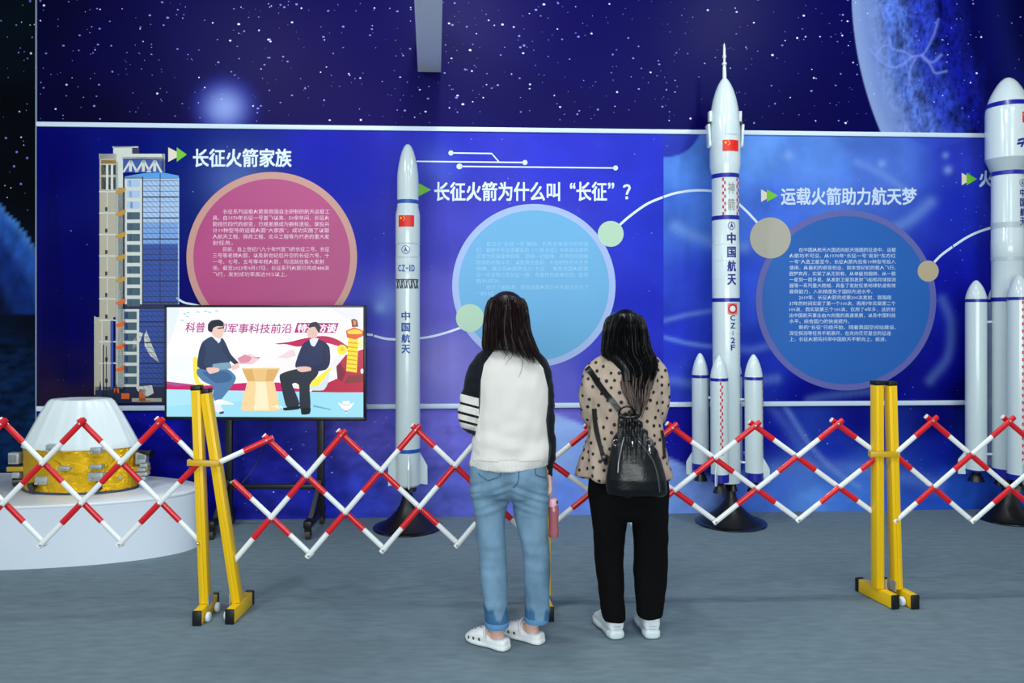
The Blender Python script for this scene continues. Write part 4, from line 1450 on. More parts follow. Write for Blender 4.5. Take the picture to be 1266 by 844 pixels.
r3.emblem(1253.5, 228.5, 4.6, 18.2, RT)
r3.letters('lettering', '中国航天', 1254, (240.5, 252.5, 264, 275.5), 9.6, 18.2, RT, 0.3, 8.2)
r3.letters('lettering', 'CZ', 1257, (406.5, 425), 12.0, 18.2, RT, 0.4, 11)
mm = M()
r3.wrap([(1256.2, 432.5), (1257.8, 432.5), (1257.8, 442.5), (1256.2, 442.5)], [(3, 2, 1, 0)], 18.2, m=mm)
v, f = text_px('7', 1253.4, 1260.6, 446, 458, bold=0.4 / 22)
r3.wrap(v, f, 18.2, m=mm)
new('lettering', mm, RT, r3.t, False, None)
mm = r3.wrap(*ring_px(1257.5, 386, 7.2, 8.4, 30), 18.2)
for pts in ([(1253.5, 383), (1256.5, 383), (1256.5, 384), (1253.5, 384)], [(1253.5, 386), (1256.5, 386), (1256.5, 387), (1253.5, 387)], [(1253.5, 389), (1256.5, 389), (1256.5, 390), (1253.5, 390)], [(1258.4, 383), (1259.2, 383), (1259.2, 390), (1258.4, 390)],
            [(1259, 383), (1260, 383), (1261.4, 387), (1260.8, 388)], [(1262, 383), (1263, 383), (1261.4, 388), (1260.8, 387)], [(1262.6, 383), (1263.4, 383), (1263.4, 390), (1262.6, 390)]):
    r3.wrap(pts, [(3, 2, 1, 0)], 18.2, m=mm)
new('emblem', mm, RT, r3.t, False, None)
FP3 = [(12, 560), (13, 560), (20.5, 570), (20.5, 588), (12, 588)]
th = math.radians(167)
booster(r3, th, 35.5, 12.2, 346, 370, 582, 581, None, FP3)
booster(r3, th + PI / 2, 35.5, 12.8, 341, 368, 584, 578, (1235.5, 372, 566, 46), FP3)
booster(r3, th + PI, 35.5, 12.2, 346, 370, 582, 581, None, FP3)
booster(r3, th - PI / 2, 31.0, 12.2, 346, 370, 582, 581, None, FP3)
for k in range(4):
    a = PI / 4 + k * PI / 2
    r3.turn('nozzle', [(587, 4.6), (592, 4), (600, 6.2)], RK, math.cos(a) * 9 * r3.s, math.sin(a) * 9 * r3.s, None, 20)
flare_stand('black flared stand under the big right rocket', 1247, 5.92, 0.205, 7.0, 600.3)

# ------------------------------------------------------------------ folding trellis barriers
YEL = mat('barrier_yellow', (232, 188, 6), rough=0.32)
BRED = mat('bar_red', (206, 16, 30), rough=0.28, coat=0.2)
BWHT = mat('bar_white', (228, 232, 234), rough=0.32, coat=0.2)
CAP = mat('black_cap_plastic', (9, 9, 10), rough=0.45)
RIV = mat('rivet_metal', (190, 190, 190), rough=0.3, metal=0.8)
STL = mat('bracket_steel', (190, 198, 204), rough=0.3, metal=0.6)
WHL = mat('wheel_white_nylon', (210, 222, 232), rough=0.35)


def barrier(label, p0, cv, rv, cols, depth, posts, strap=None, skip=(), loose=()):
    """trellis: node (col, row) sits at p0 + col*cv + row*rv in the photo, at depth(px); posts = [(base, top, foot front, foot back)]"""
    b0 = posts[0][0]
    t = thing('folding_barrier', label, 'barrier', (b0.x, b0.y, 0), 'red and white folding trellis barriers')

    def node(c, r, d=0.0):
        x, y = p0[0] + c * cv[0] + r * rv[0], p0[1] + c * cv[1] + r * rv[1]
        Y = depth(x)
        return P(x, y, Y) + Vector((0, d, 0))
    c0, c1 = cols
    segs = []
    for top in range(c0 - 3, c1 + 4):
        if top % 2:
            continue
        for sg, lay_ in ((1, 0.013), (-1, -0.013)):
            rows = [r for r in range(4) if c0 <= top + sg * r <= c1]
            if len(rows) < 2 or (top, sg) in skip:
                continue
            r0, r1 = rows[0], rows[-1]
            m = M()
            for r in range(r0, r1):
                a, b = node(top + sg * r, r, lay_), node(top + sg * (r + 1), r + 1, lay_)
                h = a.lerp(b, 0.47)
                ext = (a - b).normalized() * 0.028 if r == 0 else Vector((0, 0, 0))
                exb = (b - a).normalized() * 0.016 if r + 1 == 3 else Vector((0, 0, 0))
                m.tube([a + ext, h], 0.0152, 12, 0, True, 0.62, (0, 0, 1))
                m.tube([h, b + exb], 0.0135, 12, 1, True, 0.62, (0, 0, 1))
                if r == 0:
                    m.tube([a + ext, a + ext * 1.25], 0.0135, 10, 1 if sg > 0 else 0, True, 0.62)
            new('lattice_bar', m, [BRED, BWHT], t)
    for (ax, ay), (bx_, by_) in loose:
        a, b = P(ax, ay, depth(ax) - 0.013), P(bx_, by_, depth(bx_) - 0.03)
        h = a.lerp(b, 0.5)
        m = M().tube([a + (a - b).normalized() * 0.03, h], 0.0152, 12, 0, True, 0.62, (0, 0, 1))
        m.tube([h, b], 0.0135, 12, 1, True, 0.62, (0, 0, 1))
        new('lattice_bar', m, [BRED, BWHT], t)
    for c in range(c0, c1 + 1):
        for r in range(4):
            if (c + r) % 2 == 0:
                a = node(c, r, -0.024)
                new('rivet', M().tube([a + Vector((0, 0.05, 0)), a + Vector((0, 0.004, 0)), a, a + Vector((0, -0.003, 0))], [0.004, 0.006, 0.006, 0.003], 10), RIV, t)
    for k, (base, top, ff, fb, ws) in enumerate(posts):
        sd = (fb - ff).normalized()
        side = Vector((sd.y, -sd.x, 0))
        pm = M().beam(base + Vector((0, 0, 0.074)), top, 0.046, 0.052, 0, side, 0.004)
        pm.beam(base + Vector((0, 0, 0.076)) - sd * 0.027, top - sd * 0.027 - Vector((0, 0, 0.01)), 0.012, 0.006, 0, side)
        po = new('post', pm, YEL, t)
        dr = (top - base).normalized()
        new('post_cap', M().beam(top - dr * 0.004, top + dr * 0.02, 0.05, 0.056, 0, side, 0.004), CAP, po)
        fo = new('foot', M().beam(ff + Vector((0, 0, 0.038)), fb + Vector((0, 0, 0.038)), 0.042, 0.07, 0, side, 0.003), YEL, t)
        for a, q in ((ff, -1), (fb, 1)):
            new('end_cap', M().beam(a + Vector((0, 0, 0.038)) - sd * 0.012 * (1 if q < 0 else 1), a + Vector((0, 0, 0.038)) + sd * 0.02 * (1 if q > 0 else 1) - sd * (0.02 if q < 0 else 0), 0.046, 0.075, 0, side, 0.005), CAP, fo)
        inn = -side * ws                                          # the casters sit on this side of the foot
        for q in (0.2, 0.76):
            w0 = ff.lerp(fb, q) - inn * 0.03 + Vector((0, 0, 0.0245))
            wh = M().tube([w0, w0 - inn * 0.008, w0 - inn * 0.012, w0 - inn * 0.018], [0.0235, 0.0245, 0.0245, 0.018], 22)
            wh.tube([w0 + inn * 0.012, w0 - inn * 0.021], 0.006, 10, 1)
            new('wheel', wh, [WHL, STL], t)
        for q in (-1, 1):
            new('bracket', M().box(base + side * 0.0245 * 0 + sd * 0.0 - inn * 0.0265 + sd * q * 0.022 + Vector((0, 0, 0.094)), (0.004, 0.03, 0.056), 0, Matrix((side, sd, Vector((0, 0, 1)))).transposed()), STL, t)
    if strap:
        a, b, d = strap
        sm = M().box(((a.x + b.x) / 2, (a.y + b.y) / 2 - d, (a.z + b.z) / 2), ((b - a).length, 0.008, 0.03), 0, Matrix.Rotation(math.atan2(b.y - a.y, b.x - a.x), 3, 'Z') @ Matrix.Rotation(-math.atan2(b.z - a.z, b.x - a.x), 3, 'Y'), 0.002)
        sm.box((a.x + 0.004, a.y - d + 0.012, a.z), (0.008, 0.03, 0.03), 0)
        new('latch_strap', sm, mat('strap_yellow', (200, 158, 14), rough=0.35), t)
    return t


def foot_pts(x0, y0, x1, y1):
    """floor points seen at two photo pixels"""
    a = P(x0, y0, F * CH / (y0 - HY))
    b = P(x1, y1, F * CH / (y1 - HY))
    return Vector((a.x, a.y, 0)), Vector((b.x, b.y, 0))


f1 = foot_pts(244, 773, 264.5, 751)
f2 = foot_pts(284.5, 771, 308, 748)
post1 = (Vector((P(253, 745, 4.05).x, 4.06, 0)), P(243.6, 481, 4.05), f1[0], f1[1], 1)
post2 = (Vector((P(294.5, 735, 4.08).x, 4.07, 0)), P(254.6, 485, 4.06), f2[0], f2[1], -1)
# left neighbour, mostly outside the frame
lx = P(-175, 745, 3.98)
post0 = (Vector((lx.x, 3.96, 0)), Vector((lx.x, 3.96, 1.18)), Vector((lx.x, 3.84, 0)), Vector((lx.x, 4.1, 0)), -1)
barrier('red and white barrier section in front of the white plinth', (197.5, 522.8), (48.4, -0.3), (0.2, 49.4), (-7, 1), lambda x: 4.035 + 0.0002 * (x - 240), [post1, post0])
barrier('red and white barrier section in front of the television with leaning yellow post', (331, 543.8), (45.8, -3.2), (1.9, 48.2), (-1, 7), lambda x: 4.085 + 0.00033 * (x - 290),
        [post2, (Vector((0.116, 4.17, 0)), Vector((0.112, 4.17, 1.185)), Vector((0.148, 3.99, 0)), Vector((0.100, 4.30, 0)), 1)],
        (P(231.5, 572, 4.0), P(271, 573, 4.02), 0.0), skip=((0, -1),), loose=(((331, 543.8), (272, 571)),))
fA = foot_pts(1106, 752.5, 1064, 731)
fB = foot_pts(1130.5, 752.5, 1094, 731)
yA = 4.27
postA = (Vector((P(1085, 700, yA).x, yA, 0)), P(1084.3, 475, yA), fA[0], fA[1], 1)
postB = (Vector((P(1107.5, 700, yA).x, yA - 0.005, 0)), P(1100.8, 475.5, yA), fB[0], fB[1], -1)
barrier('red and white barrier section behind the two women ending at the right posts', (830.7, 528), (51, -1.15), (0.9, 39), (-3, 5), lambda x: 4.19 + 0.00022 * (x - 690),
        [(Vector((0.177, 4.17, 0)), Vector((0.175, 4.17, 1.185)), Vector((0.188, 4.0, 0)), Vector((0.150, 4.31, 0)), -1), postA],
        (P(1076, 561.3, 4.225), P(1112.5, 561.8, 4.225), 0.0))
rx = P(1490, 700, 4.42)
barrier('red and white barrier section in front of the right edge rocket', (1151.8, 519.5), (47.4, 0.2), (0.8, 41), (-1, 7), lambda x: 4.255 + 0.0004 * (x - 1100),
        [postB, (Vector((rx.x, 4.42, 0)), Vector((rx.x, 4.42, 1.18)), Vector((rx.x, 4.29, 0)), Vector((rx.x, 4.55, 0)), 1)])

# ------------------------------------------------------------------ two visitors, seen from behind
def pr(y, xl, xr, ry, Y0, dy=0.0):
    """horizontal body ring from its silhouette at photo row y (xl..xr), at depth Y0 + dy"""
    Y = Y0 + dy
    a, b = P(xl, y, Y), P(xr, y, Y)
    return ((a.x + b.x) / 2, Y, a.z, (b.x - a.x) / 2, ry)


def blob(rs, seg=36, pw=2.0):
    return M().rings(rs, seg, 0, pw)


def limb(pts, rad, seg=20, flat=1.0):
    pts = [Vector(p) for p in pts]
    q = smooth_path([tuple(p) + (r,) for p, r in zip(pts, rad)], 6)
    m = M().tube([p[:3] for p in q], [p[3] for p in q], seg, 0, True, flat)
    m.merge(M().ball(q[0][:3], q[0][3] * 0.98, 16))
    m.merge(M().ball(q[-1][:3], q[-1][3] * 0.98, 16))
    return m


def hand(wrist, fwd, back, thumb, k=1.0, curl=0.5):
    """palm, four fingers and a thumb; fwd points to the fingertips, back is the back of the hand, thumb its thumb side"""
    fwd, back, thumb = Vector(fwd).normalized(), Vector(back), Vector(thumb)
    back = (back - fwd * back.dot(fwd)).normalized()
    thumb = (thumb - fwd * thumb.dot(fwd) - back * thumb.dot(back)).normalized()
    w = Vector(wrist)
    parts = []
    pm = M().tube([w, w + fwd * 0.03 * k, w + fwd * 0.07 * k, w + fwd * 0.088 * k], [0.024 * k, 0.034 * k, 0.039 * k, 0.034 * k], 20, 0, True, 0.42, thumb)
    parts.append(pm)
    for i, (o, ln) in enumerate(((0.028, 0.066), (0.0095, 0.074), (-0.0095, 0.069), (-0.027, 0.053))):
        b = w + fwd * (0.078 - 0.004 * abs(i - 1.2)) * k + thumb * o * k
        d, pts = fwd.copy(), [b]
        for j, fr in enumerate((0.46, 0.31, 0.23)):
            a = curl * (0.55, 0.8, 0.6)[j] * (1 + 0.1 * i)
            d = (d * math.cos(a) - back * math.sin(a)).normalized()
            back_ = (fwd * 0 + back)
            pts.append(pts[-1] + d * ln * fr * k)
        parts.append(M().tube(pts, [0.0094 * k, 0.0088 * k, 0.008 * k, 0.0066 * k], 12))
        parts.append(M().ball(pts[-1], 0.0068 * k, 10))
    b = w + fwd * 0.024 * k + thumb * 0.026 * k
    d1 = (fwd * 0.62 + thumb * 0.7 - back * 0.3).normalized()
    d2 = (fwd * 0.85 + thumb * 0.2 - back * 0.5).normalized()
    pts = [b - d1 * 0.012 * k, b + d1 * 0.03 * k, b + d1 * 0.03 * k + d2 * 0.026 * k, b + d1 * 0.03 * k + d2 * 0.046 * k]
    parts.append(M().tube(pts, [0.0125 * k, 0.0115 * k, 0.0098 * k, 0.0072 * k], 12))
    parts.append(M().ball(pts[-1], 0.0072 * k, 10))
    return parts


def head_parts(c, h, yaw):
    """skull, jaw, nose, lips, ears; c = centre, h = height, the face looks along +Y turned by yaw"""
    R = Matrix.Rotation(yaw, 3, 'Z')
    c = Vector(c)
    s = h / 0.22
    rs = []
    for z, rx, ry, dy in ((0.110, 0.004, 0.004, -0.004), (0.105, 0.028, 0.034, -0.004), (0.09, 0.052, 0.064, -0.004), (0.06, 0.069, 0.086, -0.004), (0.02, 0.0735, 0.092, 0.0), (-0.02, 0.071, 0.088, 0.002), (-0.05, 0.064, 0.078, 0.008),
                          (-0.078, 0.053, 0.06, 0.022), (-0.1, 0.036, 0.04, 0.038), (-0.110, 0.016, 0.02, 0.046)):
        rs.append((0, dy * s, z * s, rx * s, ry * s))
    parts = [M().rings(rs, 30)]
    parts.append(M().tube([(0, 0.084 * s, 0.018 * s), (0, 0.094 * s, 0.0), (0, 0.108 * s, -0.02 * s), (0, 0.095 * s, -0.03 * s)], [0.006 * s, 0.008 * s, 0.0125 * s, 0.008 * s], 12))
    for q in (-1, 1):
        parts.append(M().ball((q * 0.0105 * s, 0.096 * s, -0.024 * s), 0.0075 * s, 10))
        parts.append(M().ball((q * 0.074 * s, -0.004 * s, -0.006 * s), 0.03 * s, 12, 0, (0.28, 0.6, 1.0)))
        parts.append(M().tube([(q * 0.014 * s, 0.088 * s, 0.026 * s), (q * 0.05 * s, 0.07 * s, 0.027 * s)], 0.0065 * s, 8))
    parts.append(M().ball((0, 0.084 * s, -0.053 * s), 0.018 * s, 12, 0, (1.15, 0.55, 0.34)))
    parts.append(M().ball((0, 0.083 * s, -0.063 * s), 0.016 * s, 12, 0, (1.0, 0.55, 0.4)))
    out = []
    for p in parts:
        m = M()
        m.merge(p, lambda v: tuple(R @ Vector(v) + c))
        out.append(m)
    eyes = [tuple(R @ Vector((q * 0.031 * s, 0.072 * s, 0.006 * s)) + c) for q in (-1, 1)]
    mouth = [tuple(R @ Vector((x * s, (0.0955 - abs(x) * 0.25) * s, -0.057 * s)) + c) for x in (-0.02, -0.008, 0.008, 0.02)]
    return out, eyes, mouth, s


SKIN = mat('skin', (214, 172, 158), rough=0.5, var=0.05, scale=14)
LIP = mat('lip_rose', (176, 92, 92), rough=0.45)
EYE = mat('eye_white', (228, 226, 222), rough=0.2)
IRIS = mat('iris_brown', (40, 26, 20), rough=0.2)


def face(parent, eyes, mouth, s, yaw):
    d = Vector((-math.sin(yaw), math.cos(yaw), 0))
    for e in eyes:
        m = M().ball(e, 0.0125 * s, 14)
        m.ball(Vector(e) + d * 0.0072 * s, 0.0062 * s, 12, 1)
        new('eye', m, [EYE, IRIS], parent)
    new('mouth', M().tube(mouth, [0.001, 0.0045 * s, 0.0045 * s, 0.001], 10), LIP, parent)


def strands(rs, n, y0, y1, Y0, rad, ang, seed, wave=0.004, parent=None, ends=None):
    """locks of hair that run down over the hair shell rs (rows from top to bottom); ang = (from, to) about the head"""
    rnd = random.Random(seed)
    zs = np.array([r[2] for r in rs])[::-1]
    cols_ = [np.array([r[i] for r in rs])[::-1] for i in (0, 1, 3, 4)]
    m = M()
    for _ in range(n):
        a = rnd.uniform(*ang)
        zt, zb = P(0, rnd.uniform(*y0), Y0).z, P(0, rnd.uniform(*(ends(a) if ends else y1)), Y0).z
        k = 12
        pts, rr = [], []
        off = rnd.uniform(-0.004, 0.006)
        ph, am = rnd.uniform(0, 6), rnd.uniform(0.4, 1.2) * wave
        r = rnd.uniform(*rad)
        da = rnd.uniform(-0.12, 0.12)
        for i in range(k + 1):
            t = i / k
            z = zt + (zb - zt) * t
            cx, cy, rx, ry = [float(np.interp(z, zs, q)) for q in cols_]
            aa = a + da * t + am * 4 * math.sin(ph + t * 5)
            g = 1 + (off + am * math.sin(ph + 4 * t)) / max(0.04, rx)
            pts.append((cx + rx * g * math.cos(aa), cy + ry * g * math.sin(aa), z))
            rr.append(max(0.0006, r * (0.45 + 0.55 * min(1, t * 5)) * (1 - max(0, (t - 0.62) / 0.38)) ** 0.7))
        m.tube(pts, rr, 6, 0, True, 0.6)
    return m


def shoe(heel, d, L, secs, sole, seg=28):
    """shoe along unit direction d on the floor: secs = (t, half width, z0, z1) of the upper, sole likewise"""
    d = Vector(d).normalized()
    sd = Vector((d.y, -d.x, 0))
    heel = Vector(heel)

    def loft(sc, pw):
        vs, fs = [], []
        for t, hw, z0, z1, sh in sc:
            c = heel + d * (t * L) + sd * sh
            for k in range(seg):
                a = 2 * PI * k / seg
                ca, sa = math.cos(a), math.sin(a)
                u = hw * math.copysign(abs(ca) ** (2 / pw), ca)
                v = (z0 + z1) / 2 + (z1 - z0) / 2 * math.copysign(abs(sa) ** (2 / pw), sa)
                vs.append(c + sd * u + Vector((0, 0, v)))
        n = len(sc)
        for i in range(n - 1):
            for k in range(seg):
                k2 = (k + 1) % seg
                fs.append((i * seg + k, i * seg + k2, (i + 1) * seg + k2, (i + 1) * seg + k))
        fs += [tuple(range(seg))[::-1], tuple((n - 1) * seg + k for k in range(seg))]
        return M().add(vs, fs)
    return loft(secs, 2.4), loft(sole, 3.2), heel, d, sd


# ---- first visitor
YA = 3.72
wa = thing('person', 'woman in white sweater with black raglan sleeves, blue jeans and white clogs', 'person', (P(628, 700, YA).x, YA, 0))


def A(x, y, dy=0.0):
    return P(x, y, YA + dy)


torso = [pr(424, 615, 650, 0.05, YA, 0.01), pr(429, 607, 659, 0.068, YA), pr(434, 600, 665, 0.082, YA), pr(442, 594, 670, 0.094, YA), pr(455, 590, 675, 0.105, YA), pr(475, 588, 679, 0.113, YA), pr(500, 588.5, 679, 0.115, YA),
         pr(530, 586, 677.5, 0.116, YA), pr(550, 582.5, 678, 0.122, YA), pr(563, 579.5, 679, 0.127, YA), pr(570, 579.5, 678.5, 0.124, YA), pr(577, 580, 677, 0.12, YA)]
slL = [A(604, 444, 0.0), A(593, 458, 0.0), A(586, 478, 0.0), A(581, 496, 0.0), A(579, 512, 0.005), A(583, 523, 0.03), A(592, 527, 0.11), A(602, 524, 0.2), A(607, 521, 0.25)]
rlL = [0.055, 0.054, 0.051, 0.048, 0.0475, 0.047, 0.046, 0.04, 0.03]
slR = [A(655, 443, 0.0), A(667, 456, 0.0), A(672.5, 476, 0.005), A(675.5, 500, 0.01), A(678, 525, 0.015), A(679, 545, 0.018), A(681, 558, 0.02), A(681.3, 565, 0.02), A(679.5, 574, 0.02), A(678.6, 588, 0.022)]
rlR = [0.055, 0.05, 0.044, 0.037, 0.0315, 0.029, 0.029, 0.028, 0.025, 0.0235]
# body: one continuous skin
wrR = A(679, 588, 0.022)
hp = hand(wrR, (0.0, -0.12, -1), (1, 0.1, 0), (0, 1, 0), 0.92, 0.95)
wrL = A(608, 521, 0.255)
hl = hand(wrL, (0.35, 0.8, 0.45), (-0.3, -0.4, 0.8), (1, 0, 0.2), 0.92, 0.8)
hyaw = 0.28
hd, eyesA, mouthA, sA = head_parts(A(626, 393.5, 0.045), 0.222, hyaw)
bp_ = hd + hp + hl
bp_.append(limb([A(629, 402, 0.03), A(630, 420, 0.02), A(631, 438, 0.01)], [0.05, 0.05, 0.058]))
bp_.append(blob([pr(432, 606, 658, 0.06, YA), pr(445, 598, 668, 0.08, YA), pr(470, 596, 670, 0.09, YA), pr(510, 600, 666, 0.09, YA), pr(545, 596, 668, 0.095, YA), pr(580, 588, 672, 0.105, YA), pr(605, 586, 674, 0.1, YA), pr(612, 592, 668, 0.08, YA)]))
bp_.append(limb(slL, [r * 0.66 for r in rlL[:-1]] + [0.023]))
bp_.append(limb(slR + [wrR + Vector((0, -0.002, -0.012))], [r * 0.6 for r in rlR[:-3]] + [0.0165, 0.014, 0.0135, 0.0155]))
legL = [A(606, 602), A(606, 640), A(609, 690, -0.005), A(612, 740, -0.02), A(613.5, 765, -0.03)]
legR = [A(655, 602), A(658, 640), A(662, 690), A(664, 740), A(662, 760, 0.01)]
bp_.append(limb(legL, [0.075, 0.066, 0.052, 0.042, 0.038]))
bp_.append(limb(legR, [0.075, 0.066, 0.052, 0.042, 0.038]))
hA, dA = Vector((-0.020, 3.655, 0)), Vector((-0.80, 0.60, 0))
hB, dB = Vector((0.142, 3.724, 0)), Vector((-0.79, 0.61, 0))
for h_, d_ in ((hA, dA), (hB, dB)):
    bp_.append(limb([h_ + d_ * 0.05 + Vector((0, 0, 0.042)), h_ + d_ * 0.1 + Vector((0, 0, 0.045)), h_ + d_ * 0.18 + Vector((0, 0, 0.036))], [0.029, 0.032, 0.022]))
    bp_.append(limb([h_ + d_ * 0.062 + Vector((0, 0, 0.05)), h_ + d_ * 0.062 + Vector((0, 0, 0.13))], [0.032, 0.035]))
bodyA = fuse(bp_, 0.0045, 3)
boA = new('body', bodyA, SKIN, wa, True, None)
face(wa, eyesA, mouthA, sA, hyaw)


# sweater
def disp_sw(c, n):
    x, y = proj(c)
    hem = 0.0035 if y > 570 else 0.0
    low = max(0.0, min(1.0, (y - 500) / 50))
    w = 0.015 * low * noise.noise(Vector((c[0] * 9, c[2] * 14, 2.0))) + 0.004 * noise.noise(Vector((c[0] * 22, c[1] * 22, c[2] * 12)))
    sl = 0.006 * noise.noise(Vector((c[0] * 16, c[1] * 16, c[2] * 30 + 5))) if (x < 592 or x > 680) else 0
    return w + sl - hem * (0.8 + 0.2 * math.sin(c[0] * 500))


swm = fuse([blob(torso, 44, 2.25), limb(slL, rlL), limb(slR, rlR)], 0.0075, 5, disp_sw)
v = np.array(swm.v)
vx, vy = proj(v)
seamL = np.interp(vy, [426, 430, 450, 470, 500, 520, 536, 600], [616, 613, 598.5, 594.5, 593.5, 591.5, 588, 560])
seamR = np.interp(vy, [426, 432, 455, 480, 500, 520, 535, 552, 563, 574, 579, 600], [650, 655, 671.5, 677.6, 677.4, 675.3, 676.8, 679.0, 678.4, 677.5, 671, 668])
fw = (v[:, 1] - (YA + 0.142)) / 0.0038
sideR = np.where((vy > 500) & (vx > 674), (vx - (seamR - 0.3)), -9)
dark = np.maximum.reduce([seamL - vx, vx - seamR, fw, 432.5 - vy, sideR])
dark = np.where((vy > 540) & (vx < 640), -5, dark)
stripe = (vy - 0.26 * (vx - 579)) - np.clip((v[:, 1] - YA - 0.02) / 0.0038, 0, 40) * 0.35
cA = np.zeros((len(v), 3))
cA[:, 0] = np.clip(dark / 20 + 0.5, 0, 1)
cA[:, 1] = np.clip((stripe - 440) / 120, 0, 1)
cA[:, 2] = np.clip((592 - vx) / 20 + 0.5, 0, 1) * (v[:, 1] < YA + 0.3)


def sweater_mat():
    m = mat('raglan_knit', (226, 228, 230), rough=0.85, spec=0.2, bump=0.25, bscale=420, sheen=0.1)
    nt = m.node_tree
    b = nt.nodes['Principled BSDF']
    at = nt.nodes.new('ShaderNodeVertexColor')
    at.layer_name = 'print'
    sp = nt.nodes.new('ShaderNodeSeparateColor')
    nt.links.new(at.outputs['Color'], sp.inputs['Color'])

    def math_(op, a, b_=None):
        n = nt.nodes.new('ShaderNodeMath')
        n.operation = op
        for i, q in enumerate((a, b_)):
            if q is None:
                continue
            if isinstance(q, (int, float)):
                n.inputs[i].default_value = q
            else:
                nt.links.new(q, n.inputs[i])
        return n.outputs[0]
    dk = math_('GREATER_THAN', sp.outputs[0], 0.5)
    g = sp.outputs[1]
    on = math_('MULTIPLY', math_('GREATER_THAN', g, (489 - 440) / 120), math_('GREATER_THAN', sp.outputs[2], 0.5))   # striped part of the sleeve
    bars = None
    for c0, w in ((500.5, 1.5), (512.5, 1.6), (522.5, 1.6), (540, 9.5)):
        q = math_('LESS_THAN', math_('ABSOLUTE', math_('SUBTRACT', g, (c0 - 440) / 120)), w / 120)
        bars = q if bars is None else math_('MAXIMUM', bars, q)
    white_gap = math_('MULTIPLY', on, math_('SUBTRACT', 1.0, bars))
    fac = math_('MULTIPLY', dk, math_('SUBTRACT', 1.0, white_gap))
    mx = nt.nodes.new('ShaderNodeMix')
    mx.data_type = 'RGBA'
    nt.links.new(fac, mx.inputs[0])
    mx.inputs[6].default_value = tuple(lin((216, 213, 210))) + (1,)
    mx.inputs[7].default_value = tuple(lin((9, 14, 26))) + (1,)
    nt.links.new(mx.outputs[2], b.inputs['Base Color'])
    return m


new('sweater', swm, sweater_mat(), wa, True, None, cA)


# jeans
def disp_jn(c, n):
    x, y = proj(c)
    k = max(0.0, 1 - abs(y - 612) / 34)
    s_ = x - 631 if y < 640 else 0
    w = 0.012 * k * noise.noise(Vector((c[0] * 5, 3.0, c[2] * 42 + abs(s_) * 0.06)))
    w += 0.006 * noise.noise(Vector((c[0] * 12, c[1] * 12, c[2] * 9)))
    k2 = max(0.0, 1 - abs(y - 690) / 40) + max(0.0, 1 - abs(y - 755) / 18)
    w += 0.006 * k2 * noise.noise(Vector((c[0] * 8, c[1] * 8, c[2] * 26)))
    return w


hipsA = blob([pr(566, 583, 675, 0.10, YA), pr(577, 581, 676, 0.112, YA), pr(590, 580.5, 677, 0.12, YA), pr(602, 580.5, 677.5, 0.12, YA), pr(611, 582, 676.5, 0.108, YA), pr(615, 590, 669, 0.08, YA)], 44, 2.3)
jl = blob([pr(590, 582, 631, 0.098, YA), pr(604, 581.5, 631.5, 0.1, YA), pr(616, 583, 629.5, 0.092, YA), pr(637, 586, 625, 0.08, YA), pr(660, 589, 625, 0.075, YA), pr(683, 592, 625.6, 0.07, YA, -0.004), pr(710, 594, 626.5, 0.067, YA, -0.012), pr(729, 596, 627.5, 0.065, YA, -0.02),
           pr(750, 598, 628, 0.062, YA, -0.028), pr(771, 600, 628.6, 0.06, YA, -0.034)], 32, 2.2)
jr = blob([pr(590, 630, 676.5, 0.098, YA), pr(604, 630, 677.5, 0.1, YA), pr(616, 632.5, 678, 0.092, YA), pr(637, 635.5, 678, 0.08, YA), pr(660, 641, 678.5, 0.075, YA), pr(683, 646, 680, 0.07, YA), pr(710, 648, 680.6, 0.067, YA), pr(729, 648.3, 680, 0.064, YA, 0.004),
           pr(750, 648.6, 679, 0.061, YA, 0.01), pr(765, 649, 678, 0.059, YA, 0.014)], 32, 2.2)
jnm = fuse([hipsA, jl, jr], 0.0075, 5, disp_jn)
v = np.array(jnm.v)
vx, vy = proj(v)
base = np.zeros((len(v), 3)) + lin((108, 140, 166))
nz = np.array([noise.fractal(Vector((c[0] * 9, c[1] * 9, c[2] * 5)), 0.8, 2, 4) for c in v])
base = base * np.clip(1 + 0.34 * nz, 0.5, 1.6)[:, None]
fade = np.exp(-((vy - 650) / 50) ** 2) * 0.16                          # washed thighs
base = mix(base, lin((136, 166, 188)) + 0 * base, fade)
edge_ = np.interp(np.where(vx < 638, vx, vx - 50), [596, 602, 609, 614, 619, 625, 629], [738, 752, 748, 765, 768, 748, 752]) + 9 * nz
wet = np.clip((vy - edge_) / 4, 0, 1)                                   # splashed, darker denim above the hems
base = mix(base, lin((40, 92, 140)) + 0 * base, wet * 0.8)
DEN = mat('denim', (104, 146, 182), rough=0.85, spec=0.15, bump=0.3, bscale=500, attr='print')
jno = new('jeans', jnm, DEN, wa, True, None, base)
for rg in ([pr(766.5, 599.3, 629.2, 0.062, YA, -0.034), pr(767.5, 599, 629.5, 0.063, YA, -0.034), pr(772.5, 599.3, 629.3, 0.063, YA, -0.034), pr(773.5, 600, 628.6, 0.061, YA, -0.034)],
           [pr(760, 648.2, 678.8, 0.061, YA, 0.014), pr(761, 648, 679, 0.062, YA, 0.014), pr(766, 648.3, 678.6, 0.062, YA, 0.014), pr(767, 649, 678, 0.06, YA, 0.014)]):
    tag(new('rolled_cuff', blob(rg, 40, 2.2), mat('denim_light', (94, 142, 186), rough=0.85, spec=0.15, bump=0.3, bscale=500), jno), 'lighter blue rolled hem')
jt = bvh(jnm)
STI = mat('stitch_navy', (52, 84, 122), rough=0.8)
